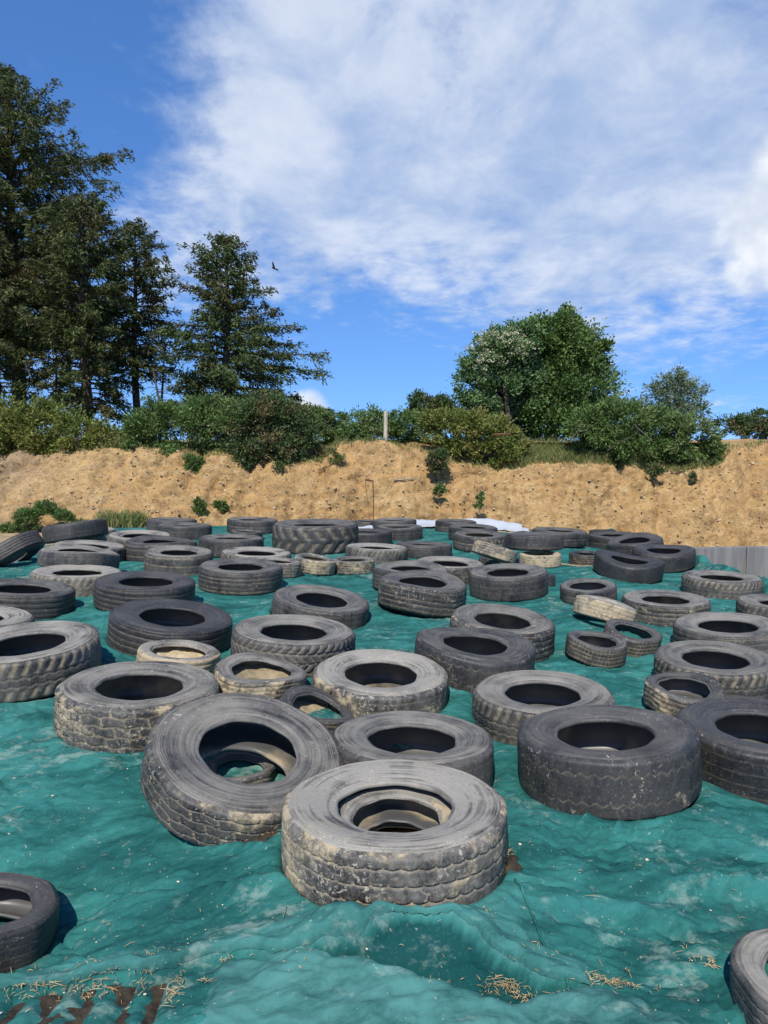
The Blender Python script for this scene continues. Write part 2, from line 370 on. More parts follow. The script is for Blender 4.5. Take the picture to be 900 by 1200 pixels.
# ------------------------------------------------------------------ tyres
# id: (X, Y, Z of lowest point, radius, width, tilt about Y, tilt about X)
FIT = {
'a01': [0.045, 3.130, -0.097, 0.495, 0.322, 0.005, -0.032],
'a02': [-0.752, 3.767, -0.153, 0.504, 0.251, 0.259, 0.242],
'a02b': [-0.800, 3.980, -0.140, 0.200, 0.150, 0.030, 0.000],
'a03': [0.154, 4.086, -0.118, 0.468, 0.262, 0.030, -0.037],
'a04': [1.239, 3.979, -0.103, 0.487, 0.304, -0.062, -0.049],
'a05': [2.248, 4.266, -0.163, 0.492, 0.321, -0.023, 0.007],
'a06': [1.082, 4.926, -0.096, 0.474, 0.246, -0.019, 0.014],
'a07': [-0.030, 5.187, 0.017, 0.484, 0.170, 0.037, 0.077],
'a08': [-1.557, 4.599, 0.013, 0.492, 0.275, 0.059, 0.013],
'a09': [-2.550, 5.215, 0.114, 0.505, 0.285, -0.026, 0.075],
'a10': [-1.838, 6.247, 0.071, 0.519, 0.273, 0.129, 0.030],
'a11': [-1.561, 5.471, 0.064, 0.305, 0.190, 0.122, -0.011],
'a12': [-0.865, 5.056, 0.063, 0.320, 0.156, 0.124, 0.034],
'a13': [-0.460, 4.620, -0.080, 0.250, 0.160, 0.300, 0.080],
'a14': [-0.743, 5.860, 0.041, 0.494, 0.292, 0.069, 0.020],
'a15': [-0.677, 7.566, 0.015, 0.501, 0.208, 0.142, 0.077],
'a16': [0.405, 8.157, 0.010, 0.488, 0.306, 0.080, 0.065],
'a17': [0.338, 9.447, -0.002, 0.491, 0.275, 0.053, 0.039],
'a18': [1.567, 9.195, -0.017, 0.488, 0.310, -0.055, 0.043],
'a19': [1.062, 6.685, -0.075, 0.475, 0.307, 0.071, 0.083],
'a20': [0.699, 5.807, -0.045, 0.476, 0.272, 0.086, 0.042],
'a21': [2.439, 8.731, -0.000, 0.326, 0.188, -0.076, 0.084],
'a22': [2.226, 7.420, 0.001, 0.311, 0.188, 0.246, -0.033],
'a23': [3.213, 8.353, -0.117, 0.481, 0.246, -0.012, 0.021],
'a24': [1.880, 6.500, -0.100, 0.265, 0.180, 0.090, 0.090],
'a25': [2.300, 6.820, -0.100, 0.260, 0.180, 0.140, 0.190],
'a26': [3.238, 6.850, -0.099, 0.487, 0.257, -0.051, 0.021],
'a27': [2.652, 5.819, -0.129, 0.463, 0.259, -0.030, 0.044],
'a28': [2.091, 5.072, -0.078, 0.260, 0.182, -0.003, 0.138],
'a29': [2.520, 5.020, -0.130, 0.280, 0.130, 0.000, -0.020],
'a30': [4.540, 9.870, -0.109, 0.502, 0.245, 0.004, 0.019],
'a31': [4.329, 7.845, -0.091, 0.499, 0.278, -0.004, -0.006],
'a32': [3.621, 10.938, -0.088, 0.495, 0.265, 0.095, 0.091],
'a33': [4.612, 12.116, -0.111, 0.491, 0.285, -0.041, 0.074],
'a34': [4.578, 13.363, -0.105, 0.496, 0.278, -0.153, 0.075],
'a35': [4.555, 14.555, -0.071, 0.510, 0.275, -0.026, 0.017],
'a36': [4.955, 16.700, -0.120, 0.303, 0.189, -0.017, 0.007],
'a37': [3.345, 14.084, 0.059, 0.522, 0.277, 0.037, 0.004],
'a38': [3.429, 12.488, -0.105, 0.278, 0.204, -0.004, 0.042],
'a39': [3.459, 14.211, -0.116, 0.308, 0.176, 0.007, -0.025],
'a40': [2.455, 11.970, 0.221, 0.461, 0.263, 0.003, -0.041],
'a41': [2.470, 11.584, 0.015, 0.327, 0.197, -0.022, 0.006],
'a42': [1.645, 11.092, 0.093, 0.338, 0.199, 0.314, -0.125],
'a43': [1.802, 11.882, -0.091, 0.277, 0.184, 0.073, 0.001],
'a44': [1.781, 13.758, -0.015, 0.494, 0.304, 0.023, 0.051],
'a45': [1.838, 15.302, 0.000, 0.507, 0.285, 0.026, 0.030],
'a46': [1.694, 17.465, -0.043, 0.490, 0.273, 0.025, -0.001],
'a47': [0.922, 10.377, -0.032, 0.485, 0.272, 0.041, 0.035],
'a48': [0.696, 12.828, -0.025, 0.493, 0.245, 0.025, -0.025],
'a49': [-0.130, 12.002, 0.033, 0.511, 0.229, 0.045, -0.009],
'a50': [-0.448, 10.720, 0.049, 0.311, 0.194, -0.007, 0.020],
'a51': [-1.004, 10.431, 0.055, 0.293, 0.211, 0.152, 0.026],
'a52': [-1.231, 13.228, 0.062, 0.770, 0.499, 0.006, 0.013],
'a53': [-0.352, 14.357, 0.029, 0.499, 0.266, 0.024, -0.002],
'a54': [0.315, 15.509, 0.011, 0.496, 0.277, -0.003, 0.016],
'a55': [0.244, 16.643, 0.041, 0.495, 0.284, -0.024, 0.008],
'a56': [-0.407, 17.130, 0.062, 0.318, 0.192, 0.000, 0.026],
'a57': [-2.738, 15.289, 0.159, 0.520, 0.285, 0.037, 0.000],
'a58': [-2.458, 11.832, 0.150, 0.518, 0.292, 0.030, -0.010],
'a58b': [-2.666, 14.268, 0.101, 0.309, 0.190, 0.047, 0.009],
'a59': [-2.850, 10.180, 0.143, 0.463, 0.272, 0.053, 0.048],
'a60': [-1.764, 8.997, 0.103, 0.507, 0.292, 0.042, 0.035],
'a61': [-1.850, 10.602, 0.074, 0.508, 0.279, 0.048, 0.021],
'a61b': [-1.448, 9.878, 0.120, 0.321, 0.206, 0.072, 0.001],
'a62': [-4.389, 15.217, 0.163, 0.505, 0.283, 0.034, -0.019],
'a62b': [-3.843, 14.176, 0.164, 0.516, 0.267, 0.024, -0.021],
'a63': [-4.089, 12.291, 0.139, 0.515, 0.281, 0.047, 0.051],
'a64': [-3.395, 11.226, 0.152, 0.527, 0.282, 0.049, -0.000],
'a65': [-5.319, 12.730, 0.230, 0.531, 0.290, -0.153, -0.054],
'a66': [-5.499, 13.725, 0.130, 0.480, 0.268, 0.000, 0.001],
'a67': [-4.373, 10.865, 0.152, 0.508, 0.256, 0.085, 0.006],
'a68': [-3.968, 9.535, 0.254, 0.493, 0.208, 0.094, -0.047],
'a69': [-3.647, 8.689, 0.132, 0.511, 0.237, 0.058, -0.012],
'a70': [-5.375, 10.722, -0.039, 0.473, 0.244, -0.604, -0.051],
'a71': [-3.691, 7.428, 0.120, 0.500, 0.263, 0.097, -0.018],
'a72': [-2.538, 7.769, 0.139, 0.518, 0.274, 0.067, 0.019],
'a73': [-3.434, 5.973, 0.122, 0.500, 0.279, 0.099, -0.046],
'a74': [-1.610, 2.780, -0.240, 0.295, 0.170, 0.100, -0.140],
'a75': [1.510, 2.359, -0.214, 0.308, 0.189, -0.032, -0.047],
'a77': [2.025, 9.986, -0.060, 0.307, 0.166, -0.006, -0.090],
}
# id: (tread style, dust, mud, warp, dent, kind, label)
TY = {
'a01': ('wavy', .95, .62, 0, .00, 'truck', 'big dusty front tyre with wavy tread grooves and a smaller tyre nested inside it'),
'a01b': ('car', .8, .72, .0, 0, 'car', 'muddy small tyre lying inside the hole of the big front tyre'),
'a01c': ('car', .5, 1.0, .0, 0, 'car', 'sand-caked lowest tyre deep inside the big front tyre, under the nested grey one'),
'a02': ('block', .55, .48, 0, .02, 'truck', 'black block-tread tyre tipped up towards the viewer beside the front tyre'),
'a02b': ('car', .45, .25, .006, 0, 'car', 'little black tyre seen through the hole of the tipped-up tyre'),
'a03': ('worn', .6, .22, .0, .01, 'truck', 'grey tyre lying flat right behind the front tyre and partly hidden by it'),
'a04': ('zig', .30, .36, 0, .01, 'truck', 'large smooth tyre with worn zigzag grooves and a yellow-brown bead, right of front tyre'),
'a05': ('worn', .20, .30, 0, .01, 'truck', 'dark bald tyre with tan-stained bead cut by the right frame edge'),
'a06': ('lug', .62, .22, 0, .01, 'truck', 'grey tyre with cracked lug tread directly behind the zigzag tyre'),
'a07': ('worn', .85, .58, 0, .01, 'truck', 'flat grey tyre with white mud splashes on its tread, centre of the third row'),
'a08': ('block', .62, .60, 0, .01, 'truck', 'block-tread tyre with sandy mud on its front, left of the tipped-up tyre'),
'a09': ('lug', .75, .40, 0, .02, 'truck', 'grey muddy tyre leaning slightly, cut by the left edge above open sheet'),
'a10': ('rib', .18, .15, 0, .03, 'truck', 'wide black ribbed tyre behind the small pale sand-filled tyre'),
'a11': ('car', .7, .84, 0, .0, 'car', 'small pale sand-coated tyre with sand in its hole, left side'),
'a12': ('car', .6, .62, .01, .0, 'car', 'small tyre with muddy inside wedged behind the tipped-up tyre'),
'a13': ('car', .25, .45, .012, .0, 'car', 'crushed thin tyre with twisted tread flap squeezed behind the tipped-up tyre'),
'a14': ('chev', .62, .15, 0, .01, 'truck', 'grey tyre with deep slanted chevron tread, centre left'),
'a15': ('worn', .5, .38, 0, .01, 'truck', 'smooth tilted tyre with a pale patch on its left end, behind the chevron tyre'),
'a16': ('rib', .38, .48, .012, .02, 'truck', 'tall dark tyre with a sandy patch on its right end'),
'a17': ('rib', .5, .2, .01, 0, 'truck', 'grey tyre half hidden behind the tall tyre with sandy right end'),
'a18': ('worn', .5, .25, 0, .01, 'truck', 'smooth upright-sided grey tyre in front of the stacked tan tyre'),
'a19': ('rib', .5, .55, 0, .01, 'truck', 'tyre with mud-stained right side behind the black tilted tyre, centre right'),
'a20': ('zig', .35, .38, .012, .02, 'truck', 'black tilted tyre with a straw smear on its left shoulder, centre'),
'a21': ('rib', .45, .15, 0, .01, 'car', 'small grey tyre with round hole behind the whitish tilted small tyre'),
'a22': ('car', .8, .74, .008, 0, 'car', 'whitish mud-coated small tyre tilted to the right'),
'a23': ('rib', .6, .45, 0, .01, 'truck', 'grey tyre with sandy lower edge just right of the whitish small tyre'),
'a24': ('car', .35, .45, .006, 0, 'car', 'squashed small tyre flecked with mud, left of a touching pair'),
'a25': ('car', .3, .42, .006, 0, 'car', 'arched small tyre standing open, right of a touching pair'),
'a26': ('rib', .62, .35, 0, .01, 'truck', 'dusty grey ribbed tyre near the right edge behind a big-beaded tyre'),
'a27': ('lug', .5, .32, 0, .01, 'truck', 'large tyre with thick raised bead and lugged shoulders at the right edge'),
'a28': ('car', .35, .5, .008, 0, 'car', 'open car tyre with shiny sunlit inside in front of the big-beaded tyre'),
'a29': ('car', .2, .3, 0, 0, 'car', 'thin dark tyre of which only an arc shows behind the bald right tyre'),
'a30': ('lug', .6, .42, 0, .01, 'truck', 'lugged grey tyre with mud blotches closest to the concrete wall'),
'a31': ('lug', .6, .25, 0, 0, 'truck', 'lugged grey tyre cut by the right edge below the concrete wall'),
'a32': ('worn', .12, .06, .02, .03, 'truck', 'warped jet-black tyre with sagging top, right of the earth-stained patch'),
'a33': ('rib', .2, .1, .012, .01, 'truck', 'dark tyre at the right rear beside the start of the concrete wall'),
'a34': ('worn', .25, .12, .012, 0, 'truck', 'dark tyre tipped forward on top of its neighbours at the right rear'),
'a35': ('rib', .28, .1, 0, 0, 'truck', 'dark tyre propping up the tipped one at the right rear'),
'a36': ('car', .1, .05, 0, 0, 'car', 'tiny black tyre peeping out behind the right rear group'),
'a37': ('rib', .4, .15, 0, .02, 'truck', 'low wide grey tyre at the rear, right of the mud-striped stacked tyre'),
'a38': ('car', .15, .25, 0, 0, 'car', 'small black tyre standing on bare earth left of the warped black tyre'),
'a39': ('car', .1, .08, 0, 0, 'car', 'small black tyre tucked under the low wide grey rear tyre'),
'a40': ('worn', .35, .35, 0, .03, 'truck', 'dark tyre with a tan mud stripe stacked on a sand-coated small tyre'),
'a41': ('car', .6, .90, 0, 0, 'car', 'sand-coated small tyre carrying a dark tyre stacked on it'),
'a42': ('car', .6, .72, 0, 0, 'car', 'pale muddy small tyre tipped on its side with tread facing front'),
'a43': ('car', .15, .1, 0, 0, 'car', 'small black tyre underneath the pale tipped one'),
'a44': ('rib', .4, .48, 0, .01, 'truck', 'dark tyre with muddy front, nearest of the three below the white plastic'),
'a45': ('rib', .35, .15, 0, 0, 'truck', 'dark tyre in the middle of the three below the white plastic'),
'a46': ('rib', .35, .15, 0, 0, 'truck', 'dark tyre farthest back of the three below the white plastic'),
'a47': ('block', .72, .2, 0, .01, 'truck', 'grey tyre with fine chequered tread and pale top, centre rear'),
'a48': ('worn', .35, .35, 0, .01, 'truck', 'low dark tyre alone on the sheet at centre rear'),
'a49': ('lug', .85, .2, 0, .01, 'truck', 'light grey tyre with slanted lug tread right of the giant tractor tyre'),
'a50': ('car', .5, .66, 0, 0, 'car', 'small muddy tyre with round hole below the light grey lugged tyre'),
'a51': ('car', .4, .82, .005, 0, 'car', 'small tilted tyre with tan tread and black top below the tractor tyre'),
'a52': ('tractor', .40, .25, 0, .01, 'tractor', 'giant tractor tyre with worn diagonal lugs at the rear'),
'a53': ('worn', .2, .15, 0, 0, 'truck', 'dark tyre half hidden behind the right side of the tractor tyre'),
'a54': ('worn', .4, .2, 0, .01, 'truck', 'grey tyre in front of another one by the bent metal rod'),
'a55': ('worn', .5, .15, 0, 0, 'truck', 'tyre in the last row directly behind the bent metal rod'),
'a56': ('car', .3, .1, 0, 0, 'car', 'dark arc of a tyre just behind the small white plastic scrap'),
'a57': ('rib', .5, .15, 0, .01, 'truck', 'grey tyre in the last row left of the tractor tyre'),
'a58': ('worn', .5, .28, 0, .02, 'truck', 'low worn tyre in front of the last-row tyre left of the tractor tyre'),
'a58b': ('car', .35, .1, 0, 0, 'car', 'thin small tyre squeezed below the last-row tyre left of the tractor tyre'),
'a59': ('rib', .6, .48, 0, .01, 'truck', 'grey tyre with a square tan mud patch on its front'),
'a60': ('rib', .45, .32, 0, .01, 'truck', 'large ribbed tyre with pale specks left of the small tan tyres'),
'a61': ('lug', .9, .25, 0, 0, 'truck', 'pale grey lugged tyre right behind the large speckled ribbed tyre'),
'a61b': ('car', .7, .55, 0, 0, 'car', 'pale topped small tyre sticking out at the right of the speckled ribbed tyre'),
'a62': ('worn', .4, .1, 0, 0, 'truck', 'farther of two overlapping smooth tyres in the left last row'),
'a62b': ('worn', .45, .15, 0, 0, 'truck', 'nearer of two overlapping smooth tyres in the left last row'),
'a63': ('worn', .85, .15, 0, 0, 'truck', 'pale ringed tyre with open hole behind the dark banded tyre at left'),
'a64': ('rib', .3, .22, .012, .01, 'truck', 'dark banded tyre behind the one with the square mud patch'),
'a65': ('worn', .3, .08, 0, 0, 'truck', 'dark tyre tilted to the left beside the green plants at the bank foot'),
'a66': ('block', 1.1, .62, 0, 0, 'truck', 'whitish crusted tyre leaning at the left rear beside the tilted dark one'),
'a67': ('worn', .8, .15, 0, .01, 'truck', 'rear tyre with pale rim in the left overlapping pile of three'),
'a68': ('worn', .7, .32, .012, .01, 'truck', 'middle tyre with a pale fleck in the left overlapping pile of three'),
'a69': ('lug', 1.0, .42, 0, .01, 'truck', 'front whitish lugged tyre in the left overlapping pile of three'),
'a70': ('rib', .12, .12, 0, 0, 'truck', 'black tyre tipped steeply on the sheet edge with its ribbed tread showing'),
'a71': ('rib', .42, .15, 0, .01, 'truck', 'dark tyre cut by the left edge below the whitish lugged one'),
'a72': ('rib', .22, .12, 0, .01, 'truck', 'broad black tyre right of the dark left-edge tyre, fifth row'),
'a73': ('worn', .95, .3, 0, 0, 'truck', 'whitish tyre rim corner showing at the left edge between two tyres'),
'a74': ('worn', .22, .22, 0, .01, 'car', 'small black car tyre lying alone at the lower left on open sheet'),
'a75': ('wavy', .75, .30, 0, 0, 'car', 'small grey tyre with wavy grooves cut by the lower right corner'),
'a77': ('car', .08, .05, 0, 0, 'car', 'small black tyre almost hidden behind the smooth upright-sided tyre'),
}
# many tyres have sunk into the soft heap: full width below, sheet pushed up round them
SINK = {}
for _k, _v in FIT.items():
    if TY[_k][5] == 'truck' and _k not in ('a02', 'a34', 'a40', 'a65', 'a70', 'a68'):
        tgt = .325 if _k in ('a01', 'a04', 'a05') else .295
        SINK[_k] = max(0., tgt - _v[4]); _v[2] -= SINK[_k]; _v[4] = max(tgt, _v[4])
_f = FIT['a01']
FIT['a01c'] = [_f[0] + .02, _f[1] + .04, _f[2] + .005, .30, .10, .0, .0]
FIT['a01b'] = [_f[0] + .01, _f[1] + .05, _f[2] + .098, .30, .125, .02, .04]

def frac(x): return x - np.floor(x)
def band(d, w): return 1 - sstep(w * .55, w, np.abs(d))
def tri(x): return np.abs(frac(x) - .5) * 4 - 1

def tread_depth(style, th, t, k):
    """0..1 groove depth over angle th and position t across the tread"""
    u = th * k / (2 * np.pi)
    g = np.zeros_like(th)
    if style == 'wavy':
        for i, c in enumerate((-.62, -.2, .22, .64)):
            g = np.maximum(g, band(t - c - .016 * np.sin(2 * np.pi * (u + .3 * i)), .034))
            side = band(frac(u + .3 * i + .25) - .5, .10) * band(t - c - .05, .07)
            g = np.maximum(g, .6 * side)
    elif style == 'block':
        kk = k // 2 * 2; u = th * kk / (2 * np.pi)
        for i, c in enumerate((-.62, -.2, .22, .64)):
            g = np.maximum(g, band(t - c - .05 * tri(u * .5 + .25 * i), .036))
        row = np.floor((t + 1.04) / .42)
        g = np.maximum(g, band(frac(u * .5 + .5 * (row % 2) + .28 * t) - .5, .055))
    elif style == 'chev':
        for c in (-.5, 0, .5): g = np.maximum(g, .9 * band(t - c, .045))
        row = np.floor((t + 1) * 2)
        g = np.maximum(g, band(frac(u + np.where(row % 2 == 0, 1.9, -1.9) * t + .3 * row) - .5, .20))
    elif style == 'zig':
        for c in (-.45, .5): g = np.maximum(g, .55 * band(t - c - .07 * tri(u), .032))
    elif style == 'rib':
        for c in (-.66, -.3, .06, .42, .78): g = np.maximum(g, band(t - c, .042))
        g = np.maximum(g, .35 * band(frac(u * 2) - .5, .10) * (np.abs(t) > .70))
    elif style == 'lug':
        w = .22 * sstep(.15, .9, np.abs(t)) + .03
        g = np.maximum(g, band(frac(u * .8 + .22 * np.sin(t * 5) + .2 * np.sign(t)) - .5, .30) * sstep(.28, .45, np.abs(t)))
        for c in (-.2, .2): g = np.maximum(g, .7 * band(t - c - .05 * tri(u * .8), .05))
    elif style == 'car':
        for c in (-.6, -.2, .2, .6): g = np.maximum(g, band(t - c, .075))
        g = np.maximum(g, .5 * band(frac(u * 1.6 + .6 * t) - .5, .16))
    elif style == 'tractor':
        g = np.maximum(g, 1 - band(frac(u + .75 * np.abs(t) + .5 * (t > 0)) - .5, .36))
        g *= sstep(.05, .2, np.abs(t))
    elif style == 'worn':
        for c in (-.62, -.2, .22, .64): g = np.maximum(g, .35 * band(t - c, .035))
        g = np.maximum(g, .3 * band(frac(u) - .5, .12) * (np.abs(t) > .75))
    return g

def make_tyre(key, n):
    X, Y, Z, R, H, a, b = FIT[key]
    style, dust, mud, warp, dent, kind, label = TY[key]
    r = np.random.default_rng(abs(hash_key(key)))
    px = F_PX * 2 * R / math.hypot(X, Y)
    NTH = int(np.clip(px * 2.1, 84, 560)); MT = int(np.clip(px * .27, 16, 66)); 
    th0 = r.uniform(0, 6.28); ph = r.uniform(0, 6.28, 6)
    if key == 'a13': ph[1] = 2.2
    car = kind == 'car'
    rb = {'car': .64, 'truck': .53, 'tractor': .50}[kind] * R
    if key == 'a02': rb = .49 * R
    if key == 'a01': rb = .505 * R
    if key == 'a04': rb = .53 * R
    k = {'car': 58, 'truck': 46, 'tractor': 20}[kind]
    if style == 'lug': k = 52
    if style == 'chev': k = 44
    dep = {'car': .006, 'truck': .010, 'tractor': .026}[kind] * {'worn': .6, 'zig': .55, 'chev': 1.5, 'lug': 1.2}.get(style, 1)
    th = np.linspace(0, 2 * np.pi, NTH, endpoint=False)

    def shape(rr, zz, tt):
        """local deformation of a used tyre, then cartesian"""
        e = 1 + dent * .6 * np.cos(2 * (tt - ph[0])) + dent * .25 * np.cos(3 * (tt - ph[2]))
        zn = np.clip(zz / H, 0, 1.1)
        q = rr / R
        z2 = zz - dent * .9 * R * zn * (1 - .6 * q) * (.6 + .5 * np.cos(tt - ph[3]))
        z2 = z2 + warp * 2.2 * (q ** 2) * np.cos(2 * (tt - ph[1]))
        r2 = rr * e + .004 * np.sin(5 * tt + ph[4]) * q + .003 * np.sin(9 * tt + ph[5])
        return np.stack([r2 * np.cos(tt), r2 * np.sin(tt), z2], -1)

    # outer tread band
    t = np.linspace(-1, 1, MT)
    TH, T = np.meshgrid(th, t, indexing='ij')
    g = tread_depth(style, TH + th0, T, k) * (1 - sstep(.90, 1.0, np.abs(T)))
    wear = .75 + .25 * np.sin(TH * 2 + ph[0])
    rr = R * (1 - .012 * T ** 2) - .050 * R * np.clip((np.abs(T) - .84) / .16, 0, 1) ** 2 - dep * g * wear
    # scalloped shoulder of lugged treads
    if style in ('lug', 'block', 'chev', 'tractor'):
        rr = rr - .010 * R * sstep(.80, .98, np.abs(T)) * band(frac((TH + th0) * k * .8 / (2 * np.pi)) - .5, .25)
    zz = H * (.5 + .47 * T)
    root_loc = (X, Y, Z)
    root = empty('tyre', (X, Y, Z), (b, a, 0))
    tag(root, label, 'tyre', 'used tyres weighing down the green sheet')
    Vt = shape(rr, zz, TH)
    parts = []
    o = build('tread', Vt.reshape(-1, 3), grid_faces(NTH, MT, True), M['tread'], root, attrs={'groove': g.ravel()})
    parts.append((o, dust * .8))  # tread darker than the upturned sidewall, for dust and painted light alike
    def strip(name, prof, mat, dust_lit, res=3, rings=None):
        P = np.array(prof, float)
        s = np.linspace(0, len(P) - 1, (len(P) - 1) * res + 1)
        i0 = np.clip(s.astype(int), 0, len(P) - 2); f = s - i0
        # Catmull-Rom through the profile points
        Pm = np.concatenate([2 * P[:1] - P[1:2], P, 2 * P[-1:] - P[-2:-1]])
        p0, p1, p2, p3 = Pm[i0], Pm[i0 + 1], Pm[i0 + 2], Pm[i0 + 3]; f = f[:, None]
        Q = .5 * (2 * p1 + (p2 - p0) * f + (2 * p0 - 5 * p1 + 4 * p2 - p3) * f ** 2 + (3 * p1 - p0 - 3 * p2 + p3) * f ** 3)
        TH, Rr = np.meshgrid(th, Q[:, 0], indexing='ij'); _, Zz = np.meshgrid(th, Q[:, 1], indexing='ij')
        if rings is not None: Zz = Zz + rings(Rr / R)
        V = shape(Rr, Zz, TH)
        o = build(name, V.reshape(-1, 3), grid_faces(NTH, len(Q), True)[:, ::-1], mat, root)
        parts.append((o, dust * dust_lit))
    rt = float(R * (1 - .012 - .050)); zt = H * .97
    hb = .90 if not car else .87
    def rings(q):   # moulded rings near the shoulder
        w = sstep(.80, .84, q) * (1 - sstep(.915, .93, q))
        return .0022 * w * np.sin(q * 2 * np.pi / .0235) * R / .5 + .003 * R * band(q - .60, .012)
    strip('sidewall', [(rt, zt), (.905 * R, H * .997), (.85 * R, H * 1.005), (.76 * R, H * .995), ((.76 * R + rb) / 2, H * .955), (rb + .035 * R, H * (hb + .012))],
          M['sidewall'], 1.15, 9 if px > 120 else (5 if px > 60 else 3), rings if px > 60 else None)
    strip('bead', [(rb + .035 * R, H * (hb + .012)), (rb + .012 * R, H * (hb + .005)), (rb, H * (hb - .02)), (rb + .004 * R, H * (hb - .055)), (rb + .03 * R, H * (hb - .075))],
          M['sidewall'], 1.0, 3)
    th_i = {'car': .03, 'truck': .05, 'tractor': .05}[kind] * R
    lb = rb if key in ('a02', 'a02b', 'a74') else rb * .74
    lin = [(rb + .03 * R, H * (hb - .075)), (.70 * R, H * (hb - .02)), (.84 * R, H * .90), (R - th_i * 1.2, H * .78), (R - th_i, H * .5), (R - th_i * 1.2, H * .22),
           (.84 * R, H * .10), ((.84 * R + lb) / 2, H * (1.02 - hb)), (lb + .03 * R, H * (1.075 - hb)), (lb, H * (1.02 - hb)), (lb + .035 * R, H * (.988 - hb)),
           (.76 * R, H * .005), (.90 * R, H * .003), (rt, H * .03)]
    strip('inner_liner', lin, M['liner'], .6, 3 if px > 60 else 2)
    # settle so that the lowest point of the turned tyre is at Z
    ca, sa, cb, sb = math.cos(a), math.sin(a), math.cos(b), math.sin(b)
    W = Vt.reshape(-1, 3)
    zw = -sa * W[:, 0] + ca * (sb * W[:, 1] + cb * W[:, 2])
    root.location = (X, Y, Z - float(zw.min()) * (1 if n else 1))
    for o, dv in parts:
        o['seed'] = float(r.uniform(0, 40)); o['dust'] = float(dv); o['mud'] = float(mud) * (.72 if o.name.startswith(('sidewall', 'bead')) and mud < .9 else 1.)
    return root

def hash_key(k):
    v = 0
    for ch in k: v = (v * 131 + ord(ch)) % 1000003
    return v

for n_, key_ in enumerate(FIT):
    make_tyre(key_, n_)

# dirt that fills some of the small tyres
def fill(key, label, hz, mat):
    X, Y, Z, R, H, a, b = FIT[key]
    n, m = 40, 10; th = np.linspace(0, 2 * np.pi, n, endpoint=False); q = np.linspace(0, 1, m)
    T_, Q = np.meshgrid(th, q, indexing='ij'); r = Q * R * .93
    x, y = r * np.cos(T_), r * np.sin(T_)
    z = H * hz + .03 * Q ** 2 + .014 * fbm(x * 9 + X, y * 9, 77, 4)
    o = build('sand', np.stack([x, y, z], -1).reshape(-1, 3), grid_faces(n, m, True), mat)
    for t_ in bpy.data.objects:
        if t_.get('label') == TY[key][6]: o.location = t_.location
    o.rotation_euler = (b, a, 0)
    tag(o, label, 'sand')
fill('a11', 'sand filling the hole of the small pale tyre at left', .50, M['sand'])
fill('a13', 'dark dried mud inside the crushed thin tyre', .22, M['mudfill'])
fill('a12', 'dried mud inside the small tyre behind the tipped-up tyre', .30, M['mudfill'])
# ------------------------------------------------------------------ ground under the sheet
def z_base(x, y):
    return .03 - .027 * np.clip(x, -8, 8) - .07 * np.clip(5.2 - y, 0, 2.3)

FREE = {'a01b', 'a01c', 'a02', 'a02b', 'a13', 'a25', 'a28', 'a29', 'a34', 'a40', 'a42', 'a65', 'a70', 'a68', 'a75'}
def ground_z(x, y, tyres=True):
    zb = z_base(x, y)
    num = np.zeros_like(zb); den = np.zeros_like(zb); cov = np.zeros_like(zb)
    SINK['a01'] = .075
    for k, (X, Y, Z, R, H, a, b) in FIT.items():
        if k in FREE: continue
        d = np.hypot(x - X, y - Y)
        m = d < R + 1.0
        if not m.any(): continue
        dm = d[m]
        w = np.exp(-np.maximum(0, dm - R * .9) ** 2 / (2 * .22 ** 2))
        ca, sb = max(-.16, min(.16, a)), max(-.16, min(.16, b))
        q = np.minimum(1, R / np.maximum(dm, 1e-6))
        zp = Z + .010 - .045 * sstep(R * .99, R * .84, dm) + SINK.get(k, 0.) * sstep(R * .92, R * 1.03, dm) + R * .9 * math.hypot(ca, sb) - ca * (x[m] - X) * q + sb * (y[m] - Y) * q
        num[m] += w * zp; den[m] += w; cov[m] = np.maximum(cov[m], sstep(R * 1.15, R * .92, dm))
    w0 = np.clip(1 - den, 0, 1) + 1e-6
    z = (num + w0 * zb) / (den + w0)
    for k, (X, Y, Z, R, H, a, b) in FIT.items():   # the sheet stays under every tyre's lower side
        if k in FREE: continue
        d = np.hypot(x - X, y - Y); m = d < R
        zp = Z + R * .9 * math.hypot(a, b) - a * (x[m] - X) + b * (y[m] - Y) - .02
        z[m] = np.where(z[m] > zp, z[m] + (zp - z[m]) * sstep(R * .97, R * .85, d[m]), z[m])
    return z, cov

# ------------------------------------------------------------------ the green sheet
SX = np.linspace(-6.25, 5.95, 700)
SY = np.concatenate([np.arange(.9, 3.6, .0105), np.arange(3.6, 6.0, .016), np.arange(6.0, 10, .026), np.arange(10, 18.75, .045)])
GX, GY = np.meshgrid(SX, SY, indexing='ij')
gx, gy = GX.ravel(), GY.ravel()
z0, cov = ground_z(gx, gy)
free = 1 - cov
wx = gx + .15 * fbm(gx * .8, gy * .8, 3, 2); wy = gy + .15 * fbm(gx * .8 + 9, gy * .8, 5, 2)
def folds(ang, fa, fc, seed):
    c, s = math.cos(R_(ang)), math.sin(R_(ang))
    return ridge((wx * c + wy * s) * fa, (-wx * s + wy * c) * fc, seed)
lf = sstep(.5, -.5, gx + .3 * noise2(gx, gy, 41))
side = folds(38, .26, 3.1, 21) * lf + folds(-8, .26, 3.0, 22) * (1 - lf)
side2 = folds(30, .38, 6.5, 23) * lf + folds(5, .40, 6.0, 24) * (1 - lf)
side3 = folds(62, 1.2, 7.5, 25)
patch = sstep(-.25, .45, noise2(gx * .8, gy * .8, 31))
rip = folds(36, .30, 15., 151) * lf + folds(-6, .30, 12., 152) * (1 - lf)
rip2 = folds(28, .45, 24., 153) * lf + folds(8, .45, 20., 154) * (1 - lf)
rp = sstep(-.3, .35, noise2(gx * 1.0, gy * 1.3, 155))
